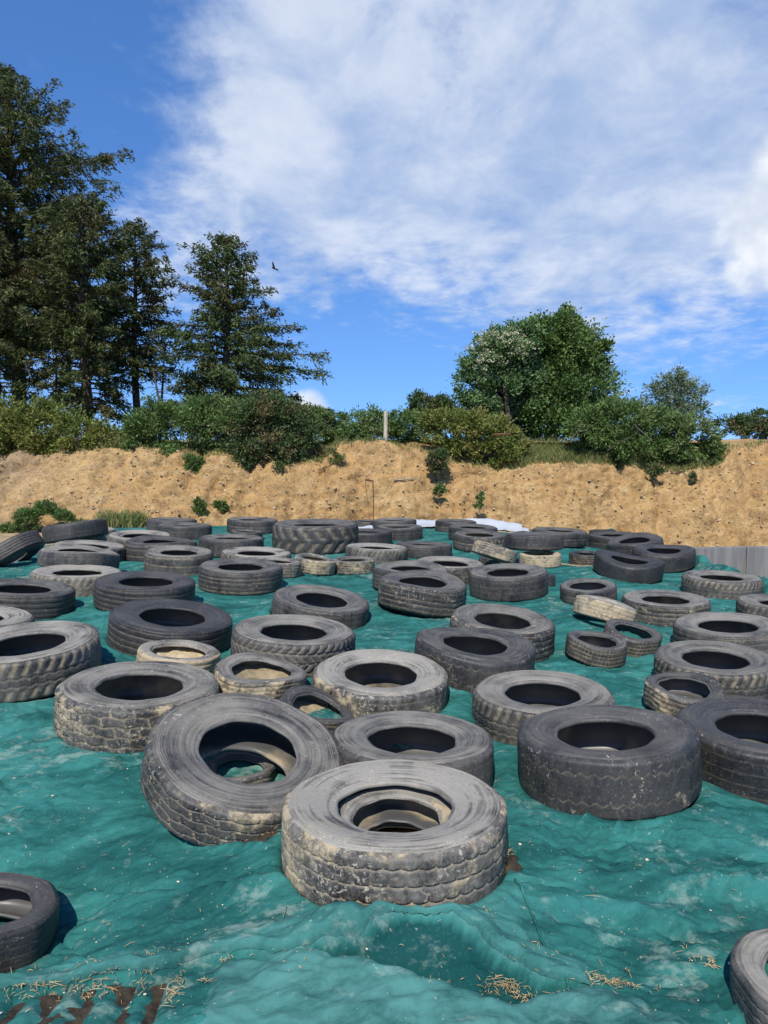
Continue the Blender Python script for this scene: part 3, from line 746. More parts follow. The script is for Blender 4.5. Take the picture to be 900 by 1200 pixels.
wr = .0075 * rip * rp + .0035 * rip2 * (1 - .5 * rp) + .030 * side * (.35 + .65 * patch) + .016 * side2 * (.3 + .7 * patch) + .012 * side3 * sstep(-.1, .5, noise2(gx * .6 + 4, gy * .6, 33))
# tension folds pulled in towards each near tyre
for _k, (_X, _Y, _Z, _R, _H, _a, _b) in FIT.items():
    if _Y > 8.5 or _k in ('a01b', 'a01c', 'a02b', 'a29'): continue
    _d = np.hypot(gx - _X, gy - _Y); _m = (_d > _R * .9) & (_d < _R + 1.1)
    _t = np.arctan2(gy[_m] - _Y, gx[_m] - _X) + .25 * noise2(gx[_m] * 1.5, gy[_m] * 1.5, 141)
    _n = np.abs(noise2(_t * 2.6 * _R / .5, _d[_m] * .9 + _X, hash_key(_k) % 997))
    wr[_m] += .022 * np.exp(-_n / .09) * np.exp(-(_d[_m] - _R) / .38) * sstep(_R * .95, _R + .06, _d[_m])
wr += .016 * fbm(gx * .9, gy * .9, 6, 3) + .008 * ridge(wx * 8 + wy * 5, wy * 11, 27) + .007 * ridge(wx * 13 - wy * 6, wy * 17, 29) * sstep(-.3, .3, noise2(gx * 1.3, gy * 1.3, 35))  + .003 * fbm(gx * 22, gy * 24, 28, 2)
# sharp creases where the netting has been trodden and pulled
for _a, _fa, _fc, _s, _am in ((35, .35, 2.6, 131, .026), (-15, .35, 3.2, 132, .024), (75, .5, 3.0, 133, .016), (10, .6, 7.0, 134, .015), (50, .6, 8.0, 135, .014), (-30, .9, 12., 136, .008)):
    _c, _q = math.cos(R_(_a)), math.sin(R_(_a))
    _n = noise2((wx * _c + wy * _q) * _fa, (-wx * _q + wy * _c) * _fc, _s)
    wr -= _am * np.exp(-np.abs(_n) / .045) * sstep(-.25, .25, noise2(gx * 1.1 + _s, gy * 1.1, _s + 9))
wr *= 1.12
dens = np.interp(gy, [2, 6, 18], [1., .8, .7])
sz = z0 + (wr * dens - .012) * (.10 + .90 * free)

def ycurve(pts, z):
    W = np.array([on_z(px, py, z)[:2] for px, py in pts]); i = np.argsort(W[:, 0])
    return W[i, 0], W[i, 1]
# hem of the upper sheet: a rolled lip lying over the lower sheet
ex, ey = ycurve([(-400, 1155), (0, 1147), (100, 1142), (180, 1136), (250, 1124), (300, 1124), (343, 1133), (420, 1130), (480, 1112), (560, 1122), (640, 1148), (690, 1152), (760, 1160), (900, 1170), (1300, 1180)], -.10)
hem = np.interp(gx, ex, ey) + .016 * fbm(gx * 4, gx * 0, 51, 2)
dy = gy - hem
lipA = .016 * sstep(-2.5, -1.6, gx) * (1 - .9 * sstep(.45, 1.3, gx)) * (1 - .6 * np.exp(-((gx - .04) / .35) ** 4))
sz += lipA * np.where(dy > 0, np.exp(-(dy / .11) ** 2) * .75 + .25 * np.exp(-(dy / .6) ** 2), np.exp(-(dy / .014) ** 2))
# second roll behind the first, running into the front tyre
def roll(pts, zz, A, wf, wn, seed):
    global sz
    a, b = ycurve(pts, zz)
    e = np.interp(gx, a, b) + .015 * fbm(gx * 3, gx * 0 + seed, seed, 3)
    d = gy - e
    env = sstep(a[0], a[0] + .18, gx) * sstep(a[-1], a[-1] - .18, gx)
    sz = sz + A * env * np.where(d > 0, np.exp(-(d / wf) ** 2), np.exp(-(d / wn) ** 2)) * (.2 + .8 * free)
roll([(215, 1078), (300, 1092), (400, 1098), (500, 1098), (545, 1090)], -.20, .045, .05, .022, 61)
#roll([(330, 1078), (400, 1087), (470, 1088), (560, 1082), (625, 1050)], -.16, .085, .05, .05, 62)
roll([(640, 1082), (700, 1068), (790, 1060), (900, 1052), (1000, 1045)], -.20, .060, .16, .05, 63)
roll([(610, 1128), (650, 1108), (700, 1100), (800, 1108), (850, 1120)], -.22, .05, .10, .03, 64)
roll([(60, 1010), (170, 985), (250, 1010), (330, 1040)], -.16, .025, .05, .04, 65)
roll([(590, 1010), (640, 985), (700, 968), (720, 962)], -.10, .018, .06, .06, 66)
# sheet pushed up in a fold against the front of the nearest tyre
_X, _Y, _Z, _R = FIT['a01'][:4]
_yc = _Y - _R - .05 + .22 * (gx - _X) ** 2 + .018 * fbm(gx * 3, gx * 0, 97, 2); _dd = gy - _yc
sz += np.exp(-((gx - _X) / .42) ** 4) * (.052 + .012 * fbm(gx * 2.5, gx * 0, 98, 2)) * np.where(_dd > 0, np.exp(-(_dd / .04) ** 2), np.exp(-(_dd / .055) ** 2))
# hollow between the hem and the lower sheet, then the lower sheet's own flap
fx, fy = ycurve([(150, 1131), (223, 1131), (343, 1135), (420, 1143), (500, 1158), (560, 1170), (600, 1178), (640, 1166), (690, 1153.5), (760, 1165), (1000, 1260)], -.10)
flap = np.interp(gx, fx, fy) + .010 * fbm(gx * 4, gx * 0, 71, 2)
inx = sstep(-.32, -.26, gx) * sstep(.70, .62, gx)
hol = inx * sstep(.0, .03, gy - flap) * sstep(.0, .015, hem - gy)
sz -= .045 * hol
sz += .012 * sstep(.0, -.02, gy - flap) * sstep(-.66, -.62, gx)
# pleats of the lower sheet at the left
pl = sstep(-.70, -.78, gx + .15 * (gy - 2.5)) * sstep(.0, -.03, dy)
sz += pl * (.030 * np.abs(np.sin((gx + .18 * (gy - 2.5) + .03 * fbm(gx * 3, gy * 3, 73, 2)) * np.pi / .115)) - .03)
# edges: bunched along the right, dropping away outside
rx = 5.22 + .08 * fbm(gy * .6, gy * 0, 81, 2)
d = gx - rx
sz += (.14 + .05 * fbm(gx * 1.2, gy * 1.6, 82, 2)) * np.exp(-(d / .24) ** 2) * sstep(8.6, 9.6, gy) * (1 - cov)
sz += .04 * ridge(wx * 3, wy * 1.5, 83) * np.exp(-(d / .3) ** 2) * (1 - cov)
sz -= 1.1 * np.maximum(0, d - .1) + .3 * np.maximum(0, d - .25)
lx = -5.45 - .45 * sstep(10.5, 12.2, gy) + .12 * fbm(gy * .7, gy * 0, 84, 2)
sz -= .75 * np.maximum(0, lx - gx)
back = np.interp(gx, [-6.3, -5, -2, 1, 4, 6], [15.9, 16.5, 17.8, 18.4, 18.2, 16.6]) + .12 * fbm(gx * 1.2, gx * 0, 85, 3)
sz -= .8 * np.maximum(0, gy - back)
SZ = sz.reshape(GX.shape)
F = grid_faces(len(SX), len(SY))
cx, cy = gx[F].mean(1), gy[F].mean(1)
keep = (cy < np.interp(cx, [-6.3, -5, -2, 1, 4, 6], [16.2, 16.8, 18.1, 18.7, 18.5, 16.9])) & (cx > -6.2 + .1 * noise2(cy * 1.5, cy * 0, 86)) & (cx < 5.85 + .1 * noise2(cy * 1.5, cy * 0, 87))
toneA = .55 * np.exp(-np.maximum(0, dy) / .16) * (dy > -.01) * sstep(-.55, -.3, gx) * sstep(.75, .5, gx)
toneA = np.clip(toneA, 0, 1) - 1.0 * hol  # paler along the hem, darker teal in the hollow
cover = build('green_sheet', np.stack([gx, gy, sz], 1), F[keep], M['sheet'], attrs={'fade': toneA})
tag(cover, 'crumpled teal green netting sheet spread under all the tyres', 'tarpaulin')

def sheet_zv(x, y):
    i = np.clip(np.searchsorted(SX, x) - 1, 0, len(SX) - 2); j = np.clip(np.searchsorted(SY, y) - 1, 0, len(SY) - 2)
    u = np.clip((x - SX[i]) / (SX[i + 1] - SX[i]), 0, 1); v = np.clip((y - SY[j]) / (SY[j + 1] - SY[j]), 0, 1)
    return (SZ[i, j] * (1 - u) + SZ[i + 1, j] * u) * (1 - v) + (SZ[i, j + 1] * (1 - u) + SZ[i + 1, j + 1] * u) * v

def fold_piece(x0, x1, edge, depth, sgn, lift, fade, seed, nx=260, ny=44):
    """a doubled-over layer of the netting lying on the sheet, from its free edge inwards"""
    xs = np.linspace(x0, x1, nx); q = np.linspace(0, 1, ny) ** 1.3
    X, Q = np.meshgrid(xs, q, indexing='ij')
    e0 = edge(xs)[:, None]
    Y = e0 + sgn * depth * Q + 0 * X
    sm = sheet_zv(X.ravel(), Y.ravel()).reshape(X.shape)
    for _ in range(5): sm[1:-1, 1:-1] = (sm[:-2, 1:-1] + sm[2:, 1:-1] + sm[1:-1, :-2] + sm[1:-1, 2:]) / 4
    en = sstep(x0, x0 + .04, X) * sstep(x1, x1 - .04, X)
    wav = .010 * ridge(X * 2.2 + Y * 2, Y * 9, seed) + .006 * ridge(X * 4 - Y * 6, Y * 14 + X * 2, seed + 1) + .004 * fbm(X * 14, Y * 14, seed + 2, 3)
    Z = sm + (.006 + lift * np.exp(-((Q - .12) / .22) ** 2) + wav * np.minimum(1, Q * 6 + .3)) * en * (1 - Q ** 4) - .012 * Q ** 4
    Z[:, 0] = np.minimum(Z[:, 0], sm[:, 0] + .004)
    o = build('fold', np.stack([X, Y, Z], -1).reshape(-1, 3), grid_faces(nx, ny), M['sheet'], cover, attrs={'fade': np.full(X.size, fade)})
    return o
hemf = lambda x: np.interp(x, ex, ey) + .012 * fbm(x * 4, x * 0, 51, 2) + .004 * fbm(x * 17, x * 0, 52, 2)
flapf = lambda x: np.interp(x, fx, fy) + .008 * fbm(x * 4, x * 0, 71, 2) + .004 * fbm(x * 19, x * 0, 72, 2)
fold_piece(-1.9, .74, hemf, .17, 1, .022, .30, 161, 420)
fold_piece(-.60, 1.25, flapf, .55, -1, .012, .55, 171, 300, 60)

def sheet_z(x, y):
    i = int(np.clip(np.searchsorted(SX, x) - 1, 0, len(SX) - 2)); j = int(np.clip(np.searchsorted(SY, y) - 1, 0, len(SY) - 2))
    return float(max(SZ[i, j], SZ[i + 1, j], SZ[i, j + 1], SZ[i + 1, j + 1]))

pts = []
for s in np.linspace(0, 1, 40):
    p = on_z(np.interp(s, [0, .5, 1], [603, 632, 690]), np.interp(s, [0, .5, 1], [1086, 1140, 1215]), -.2)
    pts.append((p[0], p[1], sheet_z(p[0], p[1]) + .003))
V, F = tube(pts, .006, 6)
build('seam', V, F, M['sheet'], cover)

# bare earth where the sheet is torn
def soil_patch(cxp, cyp, rx, ry, zz, seed, h=.03):
    c = on_z(cxp, cyp, zz); n = 48; m = 9
    th = np.linspace(0, 2 * np.pi, n, endpoint=False); q = np.linspace(0, 1, m)
    T, Q = np.meshgrid(th, q, indexing='ij')
    rad = Q * (1 + .22 * np.sin(2 * T + seed) + .14 * np.sin(3 * T + 2 * seed) + .09 * np.sin(7 * T + seed))
    X = c[0] + rx * rad * np.cos(T); Y = c[1] + ry * rad * np.sin(T)
    Z = np.array([sheet_z(a, b) for a, b in zip(X.ravel(), Y.ravel())]).reshape(X.shape) + h * (1 - Q ** 3) - .006 + .012 * fbm(X * 9, Y * 9, 5, 3)
    return np.stack([X, Y, Z], -1).reshape(-1, 3), grid_faces(n, m, True)
V, F = join([soil_patch(690, 664, .62, .45, -.06, 1.), soil_patch(600, 620, .4, .5, .0, 2.), soil_patch(97, 697, .28, .18, .12, 3.), soil_patch(548, 737, .16, .07, -.02, 4., .015)])
tag(build('soil_patch', V, F, M['soil']), 'bare brown earth showing on the torn green sheet', 'soil', kind='stuff')

# dark earth and chaff lying in the pleats of the lower sheet at the left
xs = np.linspace(-1.75, -.66, 150); ys = np.linspace(2.15, 2.75, 90)
X, Y = np.meshgrid(xs, ys, indexing='ij')
zz = np.array([sheet_z(a, b) for a, b in zip(X.ravel(), Y.ravel())]).reshape(X.shape)
sm = zz.copy()
for _ in range(40): sm[1:-1, 1:-1] = (sm[:-2, 1:-1] + sm[2:, 1:-1] + sm[1:-1, :-2] + sm[1:-1, 2:]) / 4
hemL = np.interp(X, ex, ey)
top = sm - .007 + .014 * fbm(X * 9, Y * 7, 95, 4) - .06 * sstep(-.05, .0, Y - hemL) - .05 * sstep(-.80, -.70, X)
tag(build('soil_patch', np.stack([X, Y, top], -1).reshape(-1, 3), grid_faces(150, 90), M['peat']), 'dark crumbly earth lying in the sheet pleats at the lower left', 'soil', kind='stuff')

V, F = join([soil_patch(598, 1042, .05, .06, -.10, 5., .02), soil_patch(305, 1008, .10, .035, -.12, 6., .012)])
tag(build('soil_patch', V, F, M['peat']), 'little dark earth spill beside the front tyre', 'soil', kind='stuff')

# ------------------------------------------------------------------ yard, bank, field
bx = np.concatenate([-np.geomspace(400, 16, 20), np.arange(-15, 15, .35), np.geomspace(15, 400, 20)])
by = np.concatenate([-np.geomspace(400, 6, 16), np.arange(-5, 20.2, .35)])
X, Y = np.meshgrid(bx, by, indexing='ij'); x, y = X.ravel(), Y.ravel()
z = z_base(x, np.maximum(y, -1)) - .14
z = np.where(x < -5.4, np.minimum(z, -.02) + .02 * fbm(x, y, 91, 3), z)
z = z + (-1.25 - z) * sstep(4.9, 5.7, x)
z = z + (-1.25 - z) * sstep(16.5, 18.4, y) * sstep(-6.5, -4.5, x)
z -= .25 * ((x > -6) & (x < 5.2) & (y < 18)) * 1.0
tag(build('ground', np.stack([x, y, z], 1), grid_faces(len(bx), len(by)), M['soil']), kind='structure')

LIP = [(-900, 532), (0, 532), (60, 529), (130, 528), (200, 531), (290, 536), (340, 544), (372, 542), (392, 519), (450, 518), (485, 522), (520, 540), (600, 548), (640, 545), (740, 543), (800, 551), (842, 546), (860, 524), (900, 521), (1800, 518)]
lipx = np.array([(p[0] - 450) / F_PX * 21 for p in LIP]); lipz = np.array([CAM_H + (Y_H - p[1]) / F_PX * 21 for p in LIP])
ux = np.arange(-34, 34, .075); NS = 84
sv = np.linspace(0, 1, NS)
U, S = np.meshgrid(ux, sv, indexing='ij'); u, s = U.ravel(), S.ravel()
yt = np.interp(u, [-34, -9, -6.2, -4, 0, 34], [16.4, 16.7, 17.6, 18.5, 18.9, 18.9])
zt = np.interp(u, [-34, -8, -6, -3.5, 0, 34], [-.1, -.1, -.15, -.9, -1.45, -1.45])
zl = np.interp(u, lipx, lipz) + .05 * fbm(u * 2.2, u * 0, 101, 4)
yl = 21. + .22 * fbm(u * .8, u * 0, 102, 4)
sf = np.clip(s / .86, 0, 1); over = np.clip((s - .86) / .14, 0, 1)
by_ = yt + (yl - yt) * sf; bz_ = zt + (zl - zt) * (sf ** .93)
gully = ridge(u * 1.05 + .25 * fbm(u, s * 2, 109, 2), s * .55, 110) * sstep(.05, .3, s)
disp = .18 * fbm(u * .7, s * 3.2, 103, 5) - .22 * gully + .13 * fbm(u * 2.2, s * 9, 104, 4, .6) * (.3 + .7 * sstep(-.35, .3, noise2(u * .55, s * 1.8, 113))) + .065 * fbm(u * 6, s * 24, 105, 3, .65) * (.35 + .65 * sstep(-.3, .3, noise2(u * .8, s * 2.5, 112))) + .10 * ridge(u * 1.3, s * 1.6, 106) - .10 * ridge(u * 2.1 + s, s * 7, 107) * sstep(0, .4, noise2(u * .6, s * 3, 108))
disp *= sstep(0, .04, s) * (1 - .75 * sstep(.86, .95, s))
by_ = by_ - disp * .85; bz_ = bz_ + disp * .5
by_ = by_ + over * 1.9; bz_ = bz_ + over * (2.30 - zl) * .9
tag(build('earth_bank', np.stack([u, by_, bz_], 1), grid_faces(len(ux), NS), M['bank']), kind='structure')
BX, BY, BZ = u.reshape(U.shape), by_.reshape(U.shape), bz_.reshape(U.shape)
def bank_pt(px, py):
    """point of the bank face seen at a photograph position"""
    i0 = 0; v = ray(px, py); best = None
    xs = v[0] / v[1]
    for j in range(NS):
        Y = BY[:, j]; i = np.argmin(np.abs(BX[:, j] - xs * Y))
        zz = CAM_H + v[2] / v[1] * Y[i]; e = abs(zz - BZ[i, j])
        if best is None or e < best[0]: best = (e, np.array([BX[i, j], Y[i], BZ[i, j]]))
    return best[1]

fxs = np.concatenate([-np.geomspace(500, 12, 30), np.linspace(-11, 11, 60), np.geomspace(12, 500, 30)])
fys = np.concatenate([np.linspace(22.2, 40, 30), np.geomspace(42, 600, 30)])
X, Y = np.meshgrid(fxs, fys, indexing='ij'); x, y = X.ravel(), Y.ravel()
z = 2.16 + .12 * fbm(x * .2, y * .2, 111, 3) * sstep(22, 26, y) - .01 * np.maximum(0, y - 40)
tag(build('field', np.stack([x, y, z], 1), grid_faces(len(fxs), len(fys)), M['turf']), kind='structure')

# loose stones on and below the bank face
ico_t = (1 + 5 ** .5) / 2
IV = np.array([(-1, ico_t, 0), (1, ico_t, 0), (-1, -ico_t, 0), (1, -ico_t, 0), (0, -1, ico_t), (0, 1, ico_t), (0, -1, -ico_t), (0, 1, -ico_t), (ico_t, 0, -1), (ico_t, 0, 1), (-ico_t, 0, -1), (-ico_t, 0, 1)]) / 1.9
IF = np.array([(0, 11, 5), (0, 5, 1), (0, 1, 7), (0, 7, 10), (0, 10, 11), (1, 5, 9), (5, 11, 4), (11, 10, 2), (10, 7, 6), (7, 1, 8), (3, 9, 4), (3, 4, 2), (3, 2, 6), (3, 6, 8), (3, 8, 9), (4, 9, 5), (2, 4, 11), (6, 2, 10), (8, 6, 7), (9, 8, 1)])
def pebbles(P, S, flat=.7):
    n = len(P)
    sc = S[:, None, None] * rng.uniform(.55, 1.25, (n, 1, 3)) * np.array([1, 1, flat])
    V = IV[None] * rng.uniform(.8, 1.2, (n, 12, 1)) * sc
    a = rng.uniform(0, 6.28, n); c, s_ = np.cos(a)[:, None], np.sin(a)[:, None]
    V = np.stack([V[..., 0] * c - V[..., 1] * s_, V[..., 0] * s_ + V[..., 1] * c, V[..., 2]], -1) + P[:, None]
    return V.reshape(-1, 3), (IF[None] + 12 * np.arange(n)[:, None, None]).reshape(-1, 3)
n = 6500
ii = rng.integers(40, len(ux) - 40, n); ii = np.where(rng.random(n) < .75, rng.integers(280, 640, n), ii)
jj = (rng.random(n) * .86 * NS).astype(int)
P = np.stack([BX[ii, jj], BY[ii, jj], BZ[ii, jj]], 1) + rng.normal(0, .02, (n, 3))
V, F = pebbles(P, .012 + .042 * rng.random(n) ** 3.0)
tag(build('rubble', V, F, M['stone'], smooth=False), 'small stones and clods on the sandy bank face', 'rubble', kind='stuff')

# ------------------------------------------------------------------ concrete wall, white plastic
A = at(800, 646, 13.9); B = at(905, 640.5, 13.3)
dirw = (B - A)[:2] / np.linalg.norm((B - A)[:2]); E_ = A[:2] + dirw * 9; zt0, zt1 = A[2], B[2]
A2 = A[:2] - dirw * .9
def prism(p, q, zb, z0_, z1_, th):
    nrm = np.array([-dirw[1], dirw[0]]) * th
    V = np.array([(*p, zb), (*q, zb), (*(q + nrm), zb), (*(p + nrm), zb), (*p, z0_), (*q, z1_), (*(q + nrm), z1_), (*(p + nrm), z0_)])
    return V, np.array([(0, 3, 2, 1), (4, 5, 6, 7), (0, 1, 5, 4), (1, 2, 6, 5), (2, 3, 7, 6), (3, 0, 4, 7)])
parts = []
ln = np.linalg.norm(E_ - A2); nseg = 5
wroot = empty('concrete_wall', (float(A2[0]), float(A2[1]), -1.3))
tag(wroot, 'streaky grey concrete wall at the right edge of the sheet', 'wall')
for i in range(nseg):
    p = A2 + dirw * (ln * i / nseg + .006) - A2; q = A2 + dirw * (ln * (i + 1) / nseg - .006) - A2
    za = np.interp([np.linalg.norm(p), np.linalg.norm(q)], [0, np.linalg.norm(B[:2] - A2), ln], [zt0 - .01, zt1, zt1 + .25]) + 1.3
    V, F = prism(p, q, 0, za[0], za[1], .18)
    o = build('panel', V, F, M['concrete'], wroot, smooth=False)
    bv = o.modifiers.new('bevel', 'BEVEL'); bv.width = .012; bv.segments = 2

def white_sheet(name, x0, x1, yc, dep, hgt, label, zf, nx=70, ny=26, seed=1):
    xs = np.linspace(x0, x1, nx); qs = np.linspace(-1, 1, ny)
    X, Q = np.meshgrid(xs, qs, indexing='ij')
    e = (X - x0) / (x1 - x0)
    Y = yc(e) + dep * Q * (.7 + .3 * np.sin(e * 9 + seed)) 
    Z = zf(e) + .85 * hgt(e) * np.exp(-(Q / .5) ** 2) + .02 * ridge(X * 3.1, Y * 2.5, seed + 3) + .008 * fbm(X * 4, Y * 4, seed, 3)
    o = build(name, np.stack([X, Y, Z], -1).reshape(-1, 3), grid_faces(nx, ny), M['white'])
    so = o.modifiers.new('thick', 'SOLIDIFY'); so.thickness = .004
    return tag(o, label, 'plastic sheet')
white_sheet('plastic_sheet', .75, 3.45, lambda e: 18.3 - .7 * e ** 3, .42, lambda e: .15 + .12 * np.exp(-((e - .62) / .25) ** 2) - .1 * (e > .95), 'long white plastic sheet along the back edge of the green sheet', lambda e: .05 - .09 * e)
white_sheet('plastic_sheet', -.72, -.22, lambda e: 17.0 - .3 * e, .22, lambda e: .10 + .03 * e, 'small scrap of white plastic right of the tractor tyre', lambda e: .06 + 0 * e, 24, 14, 5)
# ------------------------------------------------------------------ foliage
def leaf_mesh(C, A, Wd, L, W, tint, clump):
    """diamond leaves: centres C, unit long axes A, unit side axes Wd, lengths L, widths W"""
    a = A * (L / 2)[:, None]; b = Wd * (W / 2)[:, None]
    V = np.stack([C - a, C + b, C + a, C - b], 1).reshape(-1, 3)
    F = np.arange(len(C) * 4).reshape(-1, 4)
    return V, F, tint, clump

def unit(v): return v / (np.linalg.norm(v, axis=-1, keepdims=True) + 1e-9)

def add_leaves(name, sets, mat, parent):
    C = np.concatenate([s[0] for s in sets]); A = np.concatenate([s[1] for s in sets]); L = np.concatenate([s[2] for s in sets]); W = np.concatenate([s[3] for s in sets])
    cl = np.concatenate([s[4] for s in sets])
    A = unit(A); side = unit(np.cross(A, rng.normal(size=A.shape)))
    V, F, _, _ = leaf_mesh(C, A, side, L, W, None, None)
    if parent is not None: V = V - np.array(parent.location)
    return build(name, V, F, mat, parent, smooth=False, face_attrs={'tint': rng.random(len(C)), 'clump': cl})

def blob_leaves(blobs, n, l, w, sub=.30, up=.35, outw=.8, spread=.55, fill=.55):
    """leaves gathered in tufts over the outside of lumpy ellipsoids"""
    B = np.array(blobs, float)
    wt = (B[:, 3] * B[:, 4] + B[:, 3] * B[:, 5] + B[:, 4] * B[:, 5]); wt /= wt.sum()
    out = []
    for b, f in zip(B, wt):
        nl = int(n * f); K = max(7, int(26 * (wt.size * f) ** .5))
        d = unit(rng.normal(size=(K, 3)) + np.array([0, -.15, up]))
        rr = rng.uniform(fill, 1.02, K) ** .7
        S = b[:3] + d * rr[:, None] * b[3:6]
        ms = b[3:6].mean()
        rs = ms * sub * rng.uniform(.6, 1.35, K)
        k = rng.integers(0, K, nl)
        g = rng.normal(size=(nl, 3)) * spread
        C = S[k] + g * rs[k][:, None] * np.array([1, 1, .85])
        A = unit(unit(C - b[:3]) * outw + unit(g) * .5 + rng.normal(size=(nl, 3)) * .55 + np.array([0, 0, up * .6]))
        out.append((C, A, l * rng.uniform(.6, 1.35, nl), w * rng.uniform(.6, 1.3, nl), rng.random(K)[k]))
    return out

def pxblob(px, py, rx, ry, Y, dep=.8):
    c = at(px, py, Y); k = Y / F_PX
    return (c[0], c[1], c[2], rx * k, rx * k * dep, ry * k)

def stems(base, tips, r0, mat, parent, name='stem', seed=0):
    parts = []
    for tpt in tips:
        tpt = np.array(tpt); m = (base + tpt) / 2 + rng.normal(size=3) * .12 * np.linalg.norm(tpt - base)
        s = np.linspace(0, 1, 7)[:, None]
        P = (1 - s) ** 2 * base + 2 * s * (1 - s) * m + s ** 2 * tpt
        parts.append(tube(P, r0 * (1 - .8 * s[:, 0]), 5))
    V, F = join(parts)
    if parent is not None: V = V - np.array(parent.location)
    return build(name, V, F, mat, parent)

def bush(name, label, cat, blobs, n, l, w, mat, base, sub=.30, up=.35, group=None, nst=9, r0=.035, fill=.35):
    n = int(n * 1.5); base = np.array(base, float)
    root = empty(name, tuple(base)); tag(root, label, cat, group)
    sets = blob_leaves(blobs, n, l, w, sub, up, fill=fill)
    add_leaves('foliage', sets, mat, root)
    B = np.array(blobs); tips = []
    for i in range(nst):
        b = B[rng.integers(0, len(B))]; tips.append(b[:3] + rng.normal(size=3) * .45 * b[3:6])
    stems(base, tips, r0, M['bark'], root, 'stems')
    return root

def P_(lst, Y, dep=.8, jit=0): return [pxblob(a, b, c, d, Y + (jit * (i % 3 - 1)), dep) for i, (a, b, c, d) in enumerate(lst)]

GG = 'gorse bushes along the top of the bank'
bush('gorse_bush', 'yellowish olive gorse bush at the far left of the bank top', 'bush',
     P_([(-40, 500, 50, 32), (10, 505, 42, 32), (55, 500, 40, 30), (95, 508, 36, 28), (125, 515, 22, 22), (20, 488, 30, 20), (-10, 525, 40, 18), (60, 526, 40, 14)], 21.6, .8, .3), 19000, .13, .045, M['gorse_a'], at(50, 530, 21.8), group=GG)
bush('gorse_bush', 'broad green gorse bush left of the dark drooping one', 'bush',
     P_([(170, 512, 28, 30), (205, 505, 36, 34), (245, 500, 36, 34), (275, 505, 30, 36), (190, 488, 26, 20), (240, 482, 32, 18)], 21.5, .8, .25), 18000, .12, .04, M['gorse_b'], at(215, 530, 21.8), group=GG)
bush('gorse_bush', 'dark gorse bush with brownish tips drooping over the bank edge', 'bush',
     P_([(300, 505, 36, 38), (335, 508, 34, 38), (352, 520, 22, 28), (322, 535, 30, 20), (290, 530, 30, 20), (310, 486, 40, 18), (328, 552, 16, 18), (322, 562, 11, 13)], 21.2, .7, .15), 18000, .12, .04, M['gorse_c'], at(320, 535, 21.6), group=GG)
bush('gorse_bush', 'small hanging gorse clump below the broad green bush', 'bush',
     P_([(228, 545, 13, 15), (226, 560, 10, 12)], 20.6, .6), 2600, .11, .035, M['gorse_b'], bank_pt(228, 545), group=GG, nst=5, r0=.02)
bush('gorse_bush', 'low green scrub behind the pale wooden post', 'bush',
     P_([(385, 500, 20, 16), (412, 500, 24, 18), (440, 499, 26, 19), (470, 499, 26, 19), (495, 502, 24, 20), (365, 492, 22, 16), (400, 508, 24, 14), (455, 509, 30, 12)], 22.4, .8, .3), 12000, .11, .04, M['gorse_b'], at(430, 517, 22.4), group=GG)
bush('gorse_bush', 'dark rounded gorse bush poking above the scrub, right of the wooden post', 'bush',
     P_([(500, 478, 24, 16), (520, 484, 24, 16), (486, 486, 14, 12)], 23.3, .8), 6500, .12, .045, M['gorse_c'], at(505, 505, 23.4), group=GG)
bush('gorse_bush', 'olive gorse bush overhanging the bank in front of the flowering tree', 'bush',
     P_([(520, 503, 28, 24), (550, 506, 30, 26), (578, 513, 26, 26), (600, 528, 20, 18), (588, 542, 16, 14), (560, 530, 26, 16), (535, 525, 22, 14)], 21.4, .7, .2), 16000, .11, .038, M['gorse_a'], at(560, 535, 21.6), group=GG)
bush('gorse_bush', 'wide arching green gorse bush below the grey-green tree', 'bush',
     P_([(690, 500, 34, 26), (730, 495, 40, 28), (770, 505, 38, 30), (805, 515, 30, 26), (830, 530, 20, 20), (770, 530, 34, 18), (735, 520, 34, 20), (700, 520, 26, 18), (768, 545, 12, 12), (842, 543, 12, 10)], 21.5, .75, .25), 24000, .125, .04, M['gorse_b'], at(770, 540, 21.7), group=GG)
bush('gorse_bush', 'dark gorse bush on the skyline at the far right', 'bush',
     P_([(862, 500, 24, 14), (890, 503, 28, 18), (925, 500, 34, 22), (900, 488, 18, 10), (975, 498, 40, 24)], 24.0, .8, .2), 11000, .12, .042, M['gorse_c'], at(900, 520, 24), group=GG)
bush('hanging_shrub', 'round little shrub hanging on a bare root in mid bank', 'bush',
     P_([(513, 540, 12, 13), (509, 546, 9, 10), (517, 537, 9, 10)], 20.35, .7), 2600, .10, .035, M['gorse_c'], bank_pt(512, 552), nst=5, r0=.02, group='shrubs clinging to the bank face')
r1 = [bank_pt(510, 553) + np.array([0, -.03, 0]), bank_pt(513, 565) + np.array([0, -.03, 0]), bank_pt(514, 578) + np.array([0, -.03, 0]), bank_pt(508, 590) + np.array([0, -.03, 0])]
V, F = tube(np.array(r1), [.022, .018, .014, .008], 6)
tag(build('bare_root', V, F, M['bark']), 'thin bare root trailing down the bank below the round hanging shrub', 'root')
bush('hanging_shrub', 'tiny green sprig on the trailing root', 'bush', P_([(515, 575, 7, 8)], 19.9, .7), 700, .09, .03, M['gorse_b'], bank_pt(514, 580), nst=3, r0=.01, group='shrubs clinging to the bank face')
bush('hanging_shrub', 'thin lone green sprig on the bare bank right of the trailing root', 'bush', P_([(562, 585, 5, 6), (560, 592, 6, 4), (565, 580, 3, 4)], 19.7, .7), 500, .09, .03, M['gorse_b'], bank_pt(562, 592), nst=3, r0=.01, group='shrubs clinging to the bank face')
bush('hanging_shrub', 'small green tuft on the bank right of a taller sprig', 'bush', P_([(258, 594, 9, 7)], 19.4, .7), 800, .09, .03, M['leaf_oak'], bank_pt(258, 598), nst=3, r0=.01, group='shrubs clinging to the bank face')
